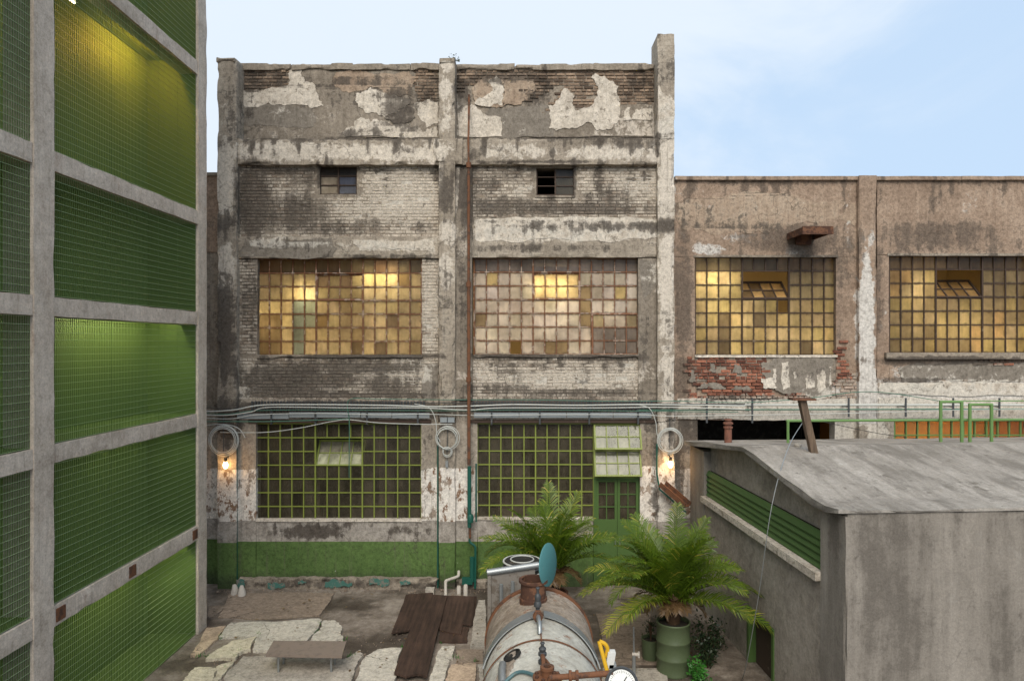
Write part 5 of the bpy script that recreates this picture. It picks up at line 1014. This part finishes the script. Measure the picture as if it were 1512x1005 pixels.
for i in range(31):
    a = R(-135+270*i/30); d_ = Mg @ Vector((math.sin(a), math.cos(a), 0)); n_ = Mg @ Vector((0, 0, 1)); m.obox(gc+d_*.118+n_*.0275, d_*(.014 if i % 5 == 0 else .008), d_.cross(n_)*.002, n_*.0005)
m.build('dial_mark', M['black'], dg, kind='stuff')
m = MB(); d_ = Mg @ Vector((.6, .8, 0)); n_ = Mg @ Vector((0, 0, 1)); m.obox(gc+d_*.03+n_*.03, d_*.06, d_.cross(n_)*.005, n_*.001); m.build('needle', M['black'], dg)
# yellow gas pipe with a valve and grey box, beside the tank
t2 = thing('yellow_gas_pipe', 'yellow painted gas pipe with a lever valve and small grey box beside the tank', 'pipe', W(900, 1010, 7.9))
m = MB(); Yg = 8.0; m.tube([W(884.5, 946, Yg), W(897, 992, Yg-.1), (XX(897, Yg-.1), Yg-.1, -.02)], .025, 10); m.build('pipe', M['yellow'], t2)
m = MB(); m.tube(smoothpath([W(885, 946, Yg), W(893, 950, Yg), W(897, 957, Yg), W(895, 966, Yg), W(892, 970, Yg)], 4), .024, 8); m.build('valve', M['yellow'], t2); m = MB(); x, y, z = W(901, 972, Yg); m.obox((x, y, z), (.045, 0, 0), (0, .05, 0), (.015, 0, .09)); m.build('meter_box', M['white_dial'], t2); m = MB(); x, y, z = W(903, 987, Yg); m.obox((x, y, z), (.04, 0, 0), (0, .05, 0), (.01, 0, .07)); m.build('meter_base', M['tray'], t2)
# thin standpipe with brass tap
t2 = thing('standpipe', 'thin galvanised standpipe with a small tap right of the tank', 'tap', G(936, 1000)); p = G(936, 1000)
m = MB(); m.tube([p, W(936, 966, p.y)], .03, 8); m.tube([W(936, 968, p.y), W(935.5, 925, p.y)], .014, 8); m.build('pipe', M['galv'], t2); m = MB(); x, y, z = W(936, 965, p.y); m.tube([(x-.03, y, z), (x+.09, y-.02, z)], .03, 8); m.tube([(x+.08, y-.02, z+.05), (x+.08, y-.02, z-.05)], .018, 8); m.build('tap', M['white_stub'], t2)
# metal housing with a round top pipe, and the stack of hose rings behind the tank
Yh = 11.1; t2 = thing('metal_housing', 'grey sheet metal housing with a polished round pipe along its top behind the tank', 'housing', (XX(745, Yh), Yh, 0))
m = MB(); m.tube([W(719, 845, Yh), W(795, 833.5, Yh+.15)], .055, 16); m.build('top_pipe', M['galv'], t2)
m = MB(); x0, x1 = XX(720, Yh), XX(725, Yh); m.box(x0, x1, Yh-.03, Yh+.03, -.02, ZZ(847, Yh)); m.build('leg', M['grey_sheet'], t2)
m = MB(); m.add([W(725, 848, Yh), W(790, 838, Yh+.13), (XX(790, Yh+.13), Yh+.13, -.02), (XX(725, Yh), Yh, -.02), W(725, 848, Yh+.03), W(790, 838, Yh+.16), (XX(790, Yh+.16), Yh+.16, -.02), (XX(725, Yh+.03), Yh+.03, -.02)], [(0,1,2,3),(4,7,6,5),(0,4,5,1),(1,5,6,2),(2,6,7,3),(3,7,4,0)]); m.build('side_sheet', M['grey_sheet'], t2)
m = MB(); m.tube([W(740, 862, Yh-.12), (XX(741, Yh-.12), Yh-.12, .0)], .03, 8); m.tube([W(757, 858, Yh-.1), (XX(757, Yh-.1), Yh-.1, .0)], .03, 8); m.build('strut', M['galv'], t2)
hc = Vector((XX(771, 11.9), 11.9, 0)); t2 = thing('hose_stack', 'dark drum wound with pale hose rings, behind the tank and polished pipe', 'hose reel', hc); zt_ = ZZ(826, 11.9)
m = MB(); m.lathe([(.3,-.02),(.3,.04),(.16,.06),(.16,zt_-.32),(.31,zt_-.3),(.31,zt_-.02),(.29,zt_),(.0,zt_)], hc, 32, cap=False); m.build('drum', M['black'], t2)
for i in range(4):
    m = MB(); zz = zt_-.29+i*.09; rr_ = .325; m.tube([(hc.x+rr_*math.cos(2*math.pi*q/40), hc.y+rr_*math.sin(2*math.pi*q/40), zz) for q in range(41)], .016, 6); m.build('ring', M['cable_white'] if i % 2 or i == 0 else M['steel_dark'], t2)
m = MB(); m.tube([(hc.x+.2*math.cos(2*math.pi*q/40), hc.y+.2*math.sin(2*math.pi*q/40), zt_+.012) for q in range(41)], .012, 6); m.build('ring', M['cable_white'], t2)

# ------------------------------------------------------------------ yard: bench, boards, stubs
bt = thing('bench', 'low brown topped bench with four thin legs on the broken slabs', 'bench', (-3.75, 12.1, .04))
m = MB(); zt_ = .40; c4 = [G(392.4, 965, zt_), G(505, 967, zt_), G(511.5, 946, zt_), G(404, 945, zt_)]; m.slab([(q.x, q.y) for q in c4], zt_-.05, zt_); m.build('top', M['bench'], bt)
for (px, py) in ((411, 991), (489, 991), (418.5, 979), (494, 980)): p = G(px, py, .04); m = MB(); m.tube([(p.x, p.y, .035), (p.x, p.y, zt_-.05)], .02, 8); m.build('leg', M['galv'], bt)
def board(pts, z0, z1, label, seed, sagf=0.0):
    p = [G(x, y, z1) for x, y in pts]; m = MB(); poly = ragged([(q.x, q.y) for q in p], .02, 3, seed); m.slab(poly, z0, z1)
    tag(m.build('board', M['plank']), label, 'board', 'dark boards lying in the yard')
board([(648,946),(690,947),(693,925),(652,925)], .0, .03, 'short dark board peeping out under the lower end of the right board', 1); board([(693,921),(701,923),(704,880),(697,880)], .0, .028, 'narrow dark strip of board along the right edge of the heap', 2)
board([(578,934),(604,929.5),(640,874),(599.4,877)], .03, .055, 'dark board on the left of the heap, half under the longest one', 3)
board([(649.5,929.5),(681,935),(682,920),(696,922),(701,880),(640,878)], .032, .06, 'broad dark board right of the longest one with a notched corner', 4)
board([(582,992),(600,998),(615,994),(631,997.6),(660.5,878.6),(622.4,875)], .062, .10, 'longest dark board, lying on top with a splintered near end', 5)
def stub(px, py, h_, label, r_=.05, cat='post', g_=None): p = G(px, py); m = MB(); m.lathe([(r_,-.02),(r_,h_*.85),(r_*.7,h_*.97),(.0,h_)], p, 12); tag(m.build('stub_post', M['white_stub']), label, cat, g_)
stub(677.5, 878, .22, 'left one of two short white stub posts behind the boards'); stub(687.5, 879, .26, 'right, taller one of two short white stub posts behind the boards')
for (px, py, l_) in ((346.5, 878, 'left one of two white lumps at the foot of the left column'), (357, 880, 'right one of two white lumps at the foot of the left column')):
    p = G(px, py); m = MB(); m.lathe([(.05,-.02),(.085,.03),(.08,.1),(.06,.17),(.035,.24),(.0,.25)], p, 12); P = np.array(m.v); P += np.stack([fbm(P, 9, 3), fbm(P, 9, 13), fbm(P, 9, 23)], 1)*.012; m.v = [tuple(q) for q in P]; tag(m.build('stone', M['white_stub']), l_, 'stone')
m = MB(); m.tube(smoothpath([G(658, 880)-Vector((0, 0, .02)), W(658, 860, 15.6), W(659, 857, 15.62), W(664, 855, 15.7), W(675, 851, 15.85), W(677, 849, 15.9), W(677.5, 843, 16.02)], 3), .035, 10); tag(m.build('waste_pipe', M['white_stub']), 'white bent waste pipe from the green wall down to the boards', 'pipe')
m = MB(); p = G(635, 876); m.box(p.x-.1, p.x+.1, p.y-.08, p.y+.08, -.02, .13); tag(m.build('concrete_block', M['slab_grey']), 'small grey concrete block at the wall foot above the boards', 'block')

# ------------------------------------------------------------------ plants
def frond_mb(L_, lift, droop, seed, yel=0.0, half=40, wl=.36):
    r_ = random.Random(seed); m = MB(); pts = []; p = Vector((0, 0, 0)); n_ = 26
    for i in range(n_+1):
        s_ = i/n_; a = lift-droop*s_**1.6; pts.append(p.copy()); p = p+Vector((math.cos(a), 0, math.sin(a)))*(L_/n_)
    tw = r_.uniform(-.25, .25); m.tube(pts, [.014*(1-.85*i/n_)+.002 for i in range(n_+1)], 5, rnd=.55)
    for i in range(half):
        s_ = .07+.93*i/half; k = s_*n_; j = min(int(k), n_-1); q = pts[j].lerp(pts[j+1], k-j); tg = (pts[j+1]-pts[j]).normalized(); up = Vector((0, 1, 0)).cross(tg)*-1
        if up.z < 0 and lift < 1.4: up = -up
        ll = wl*(math.sin(math.pi*min(1, .12+s_*.88))**.6)*r_.uniform(.85, 1.1)+.04
        for sd_ in (-1, 1):
            side = Vector((0, sd_, 0)); vee = .42+r_.uniform(-.12, .12); fwd = .55+.35*s_+r_.uniform(-.1, .1); dr = (tg*fwd+side*(1.0-.25*s_)+up*vee*(1-.5*s_)).normalized()
            wv = tg*.0135; mid = q+dr*ll*.55; tip = q+dr*ll+Vector((0, 0, -ll*r_.uniform(.1, .35))); c_ = min(1, max(.01, yel+r_.uniform(.0, .45)+.3*s_)) if r_.random() > .04 else 1.0; ll *= 1 if r_.random() > .06 else r_.uniform(.3, .7)
            m.add([q-wv*.6, q+wv*.6, mid+wv, mid-wv, tip], [(0,1,2,3), (3,2,4)], c_)
    return m
def palm(name, label, base, z0, specs, seed, pot=None):
    t = thing(name, label, 'palm tree', base); r_ = random.Random(seed)
    m = MB(); m.lathe([(.10,-.25),(.14,0),(.17,.12),(.13,.28),(.05,.4)], (base[0], base[1], z0-.1), 16); P = np.array(m.v); P += np.stack([fbm(P, 14, 1), fbm(P, 14, 2), fbm(P, 14, 3)], 1)*.02; m.v = [tuple(q) for q in P]; m.build('trunk', M['husk'], t)
    for i in range(16):
        a = r_.uniform(0, 6.28); e = r_.uniform(.3, 1.2); m = MB(); d = Vector((math.cos(a)*math.cos(e), math.sin(a)*math.cos(e), math.sin(e))); c = Vector((base[0], base[1], z0)); m.tube([c+d*.05, c+d*.2, c+d*.34], [.04, .03, .01], 5); m.build('leaf_base', M['husk'], t)
    for i, (az, lift, droop, L_, yel) in enumerate(specs):
        if 235 < az % 360 < 305 and lift < 62: continue
        m = frond_mb(L_*(.98 if seed == 8 else .95), R(lift), R(droop), seed*100+i, yel); o = m.build('frond', M['frond'], auto=False); o.location = (base[0]+.06*math.cos(R(az)), base[1]+.06*math.sin(R(az)), z0+.15); o.rotation_euler = (r_.uniform(-.25, .25), 0, R(az)); attach(o, t)
    for i in range(11):     # dead fronds hanging under the crown
        az = [20, 160, 205, 340, 100, 60, 130, 235, 270, 300, 250][i]; m = frond_mb((r_.uniform(.6, .95) if i < 7 else r_.uniform(.35, .5)), R(r_.uniform(5, 30)), R(r_.uniform(80, 115)), seed*100+70+i, 0, 24, .2); o = m.build('dead_frond', M['dead_frond'], auto=False); o.location = (base[0], base[1], z0+.12); o.rotation_euler = (0, 0, R(az)); attach(o, t)
    return t
def specs(seed, n_, extra=()):
    r_ = random.Random(seed); s_ = []
    for i in range(n_):
        k = i/n_; az = (i*137.5+r_.uniform(-15, 15)) % 360; lift = 86-52*k+r_.uniform(-6, 6); s_.append((az, lift, 42+62*k+r_.uniform(-8, 12), 1.35+.3*k+r_.uniform(-.12, .12), .0+.22*k*r_.random()))
    return s_+list(extra)
DR = Vector((XX(994, 11.95), 11.95, 0))
palm('palm', 'palm with arching green fronds growing out of the olive drum beside the shed', (DR.x, DR.y, .86), 1.08, specs(3, 38, [(196,30,60,1.8,.3),(185,30,70,1.8,.25),(-8,32,85,1.75,.2),(-25,12,60,1.75,.15),(215,15,65,1.7,.4),(30,48,95,1.5,.4),(160,35,60,1.7,.3),(-40,22,60,1.5,.2),(225,22,60,1.5,.3),(110,75,40,1.7,.05),(80,84,16,1.75,.05),(150,72,30,1.7,.1),(40,74,34,1.65,.1)]), 3)
palm('palm', 'palm with upright yellow green fronds against the green factory door', (XX(815, 13.4), 13.4, 0), 1.12, specs(8, 28, [(170,40,50,1.6,.1),(150,55,45,1.6,.1),(10,50,60,1.5,.1),(95,80,20,1.75,.1),(60,70,30,1.7,.15)]), 8)
pt = bpy.data.objects['palm.001']; m = MB(); pc = Vector((XX(815, 13.4), 13.4, 0)); m.lathe([(.22,0),(.26,.1),(.3,.8),(.32,.82),(.32,.86),(.27,.86),(.26,.8),(.0,.8)], pc, 24, cap=False); tag(m.build('plant_pot', M['rust_deep']), 'dark pot under the palm hidden behind the tank', 'pot')
m = MB(); pc2 = pc+Vector((0, 0, .7)); m.lathe([(.09,0),(.11,.2),(.12,.45)], pc2, 12); m.build('trunk', M['husk'], pt)
t = thing('oil_drum', 'olive green oil drum with ribs used as a planter for the palm', 'drum', DR)
pr = [(.0,-.01),(.285,-.01),(.292,.01),(.285,.03)]
for zc in (.27, .56): pr += [(.285, zc-.03), (.298, zc-.01), (.298, zc+.01), (.285, zc+.03)]
pr += [(.285,.83),(.295,.845),(.297,.87),(.285,.882),(.272,.875),(.27,.82)]
m = MB(); m.lathe(pr, DR, 40, cap=False); m.build('shell', M['drum'], t); m = MB(); m.lathe([(.0,.78),(.275,.78),(.275,.80),(.15,.84),(.0,.86)], DR, 24, cap=False); m.build('soil', M['soil'], t)
PB = G(961, 972); t = thing('paint_bucket', 'small olive bucket planter just left of the oil drum', 'bucket', PB)
m = MB(); m.lathe([(.0,0),(.15,0),(.17,.36),(.178,.365),(.178,.38),(.16,.38),(.155,.3),(.0,.3)], PB, 24, cap=False); m.build('shell', M['drum'], t); m = MB(); m.lathe([(.0,.33),(.15,.33),(.0,.335)], PB, 16, cap=False); m.build('soil', M['soil'], t)
def bush(name, label, base, n_, rad, hgt, mat, seed, leaf=.05, cat='shrub'):
    t = thing(name, label, cat, base); r_ = random.Random(seed); tips = []; m = MB()
    for i in range(12):
        a = r_.uniform(0, 6.28); e = Vector((math.cos(a)*rad*r_.uniform(.2, 1), math.sin(a)*rad*r_.uniform(.2, 1), hgt*r_.uniform(.5, 1))); b_ = Vector(base); pth = smoothpath([b_+Vector((0, 0, -.02)), b_+Vector((e.x*.3, e.y*.3, e.z*.55)), b_+e], 4); m.tube(pth, [.012-.009*q/(len(pth)-1) for q in range(len(pth))], 5); tips += pth[2:]
    m.build('stem', M['husk'], t); m = MB()
    for i in range(n_):
        c = r_.choice(tips)+Vector((r_.gauss(0, .05), r_.gauss(0, .05), r_.gauss(0, .05))); d = Vector((r_.gauss(0, 1), r_.gauss(0, 1), r_.gauss(.2, .8))).normalized(); s_ = d.cross(Vector((r_.gauss(0, 1), r_.gauss(0, 1), r_.gauss(0, 1)))).normalized(); l = leaf*r_.uniform(.6, 1.3)
        m.add([c, c+d*l*.5+s_*l*.28, c+d*l, c+d*l*.5-s_*l*.28], [(0,1,2,3)], r_.uniform(.05, 1))
    m.build('foliage', M[mat], t, kind='stuff', auto=False); return t
BB = G(1045, 985); bush('shrub', 'dark leggy shrub beside the drum at the foot of the shed wall', BB, 1500, .3, .85, 'shrub', 2, .06)
B3 = G(1030, 1006); bush('leafy_plant', 'small bright green leafy plant in front of the drum', B3, 700, .22, .3, 'bright_leaf', 5, .06, 'plant')
bush('potted_plant', 'dark sapling growing in the small bucket by the drum', PB+Vector((0, 0, .33)), 120, .1, .45, 'shrub', 7, .05, 'plant')
rr = random.Random(21)
m = MB()
for i in range(46):
    px, py = z7([rr.choice([(262,505),(335,600),(440,500),(700,480),(735,460),(370,575),(880,600),(1120,560),(1300,540),(1360,600),(200,600),(300,655),(1460,626),(850,520),(150,590)])])[0]; q = G(px+rr.gauss(0, 3), py+rr.gauss(0, 2))
    for b_ in range(rr.randint(5, 11)):
        a = rr.uniform(0, 6.28); l = rr.uniform(.03, .09); d = Vector((math.cos(a)*.6, math.sin(a)*.6, 1)).normalized(); c = q+Vector((rr.gauss(0, .02), rr.gauss(0, .02), .02)); sd_ = Vector((-math.sin(a), math.cos(a), 0))*.005
        m.add([c-sd_, c+sd_, c+d*l], [(0,1,2)], rr.uniform(.1, .9))
m.build('grass', M['bright_leaf'], kind='stuff', auto=False)
m = MB()
for i in range(120):
    q = Vector((rr.uniform(-5.5, 3.2), rr.uniform(11.6, 15.8), .05)); a = rr.uniform(0, 6.28); l = rr.uniform(.02, .05); u_ = Vector((math.cos(a), math.sin(a), rr.uniform(-.2, .2)))*l; v2_ = Vector((-math.sin(a), math.cos(a), rr.uniform(-.3, .3)))*l*.45
    m.add([q-u_, q-v2_, q+u_, q+v2_], [(0,1,2,3)], rr.uniform(.1, .95))
m.build('fallen_leaves', M['dead_frond'], kind='stuff', auto=False)
tp = Vector(W(671, 91, YC+.25)); bush('weed', 'small weed sprouting on top of the middle column', tp+Vector((0, 0, -.03)), 70, .14, .12, 'shrub', 9, .05, 'plant')
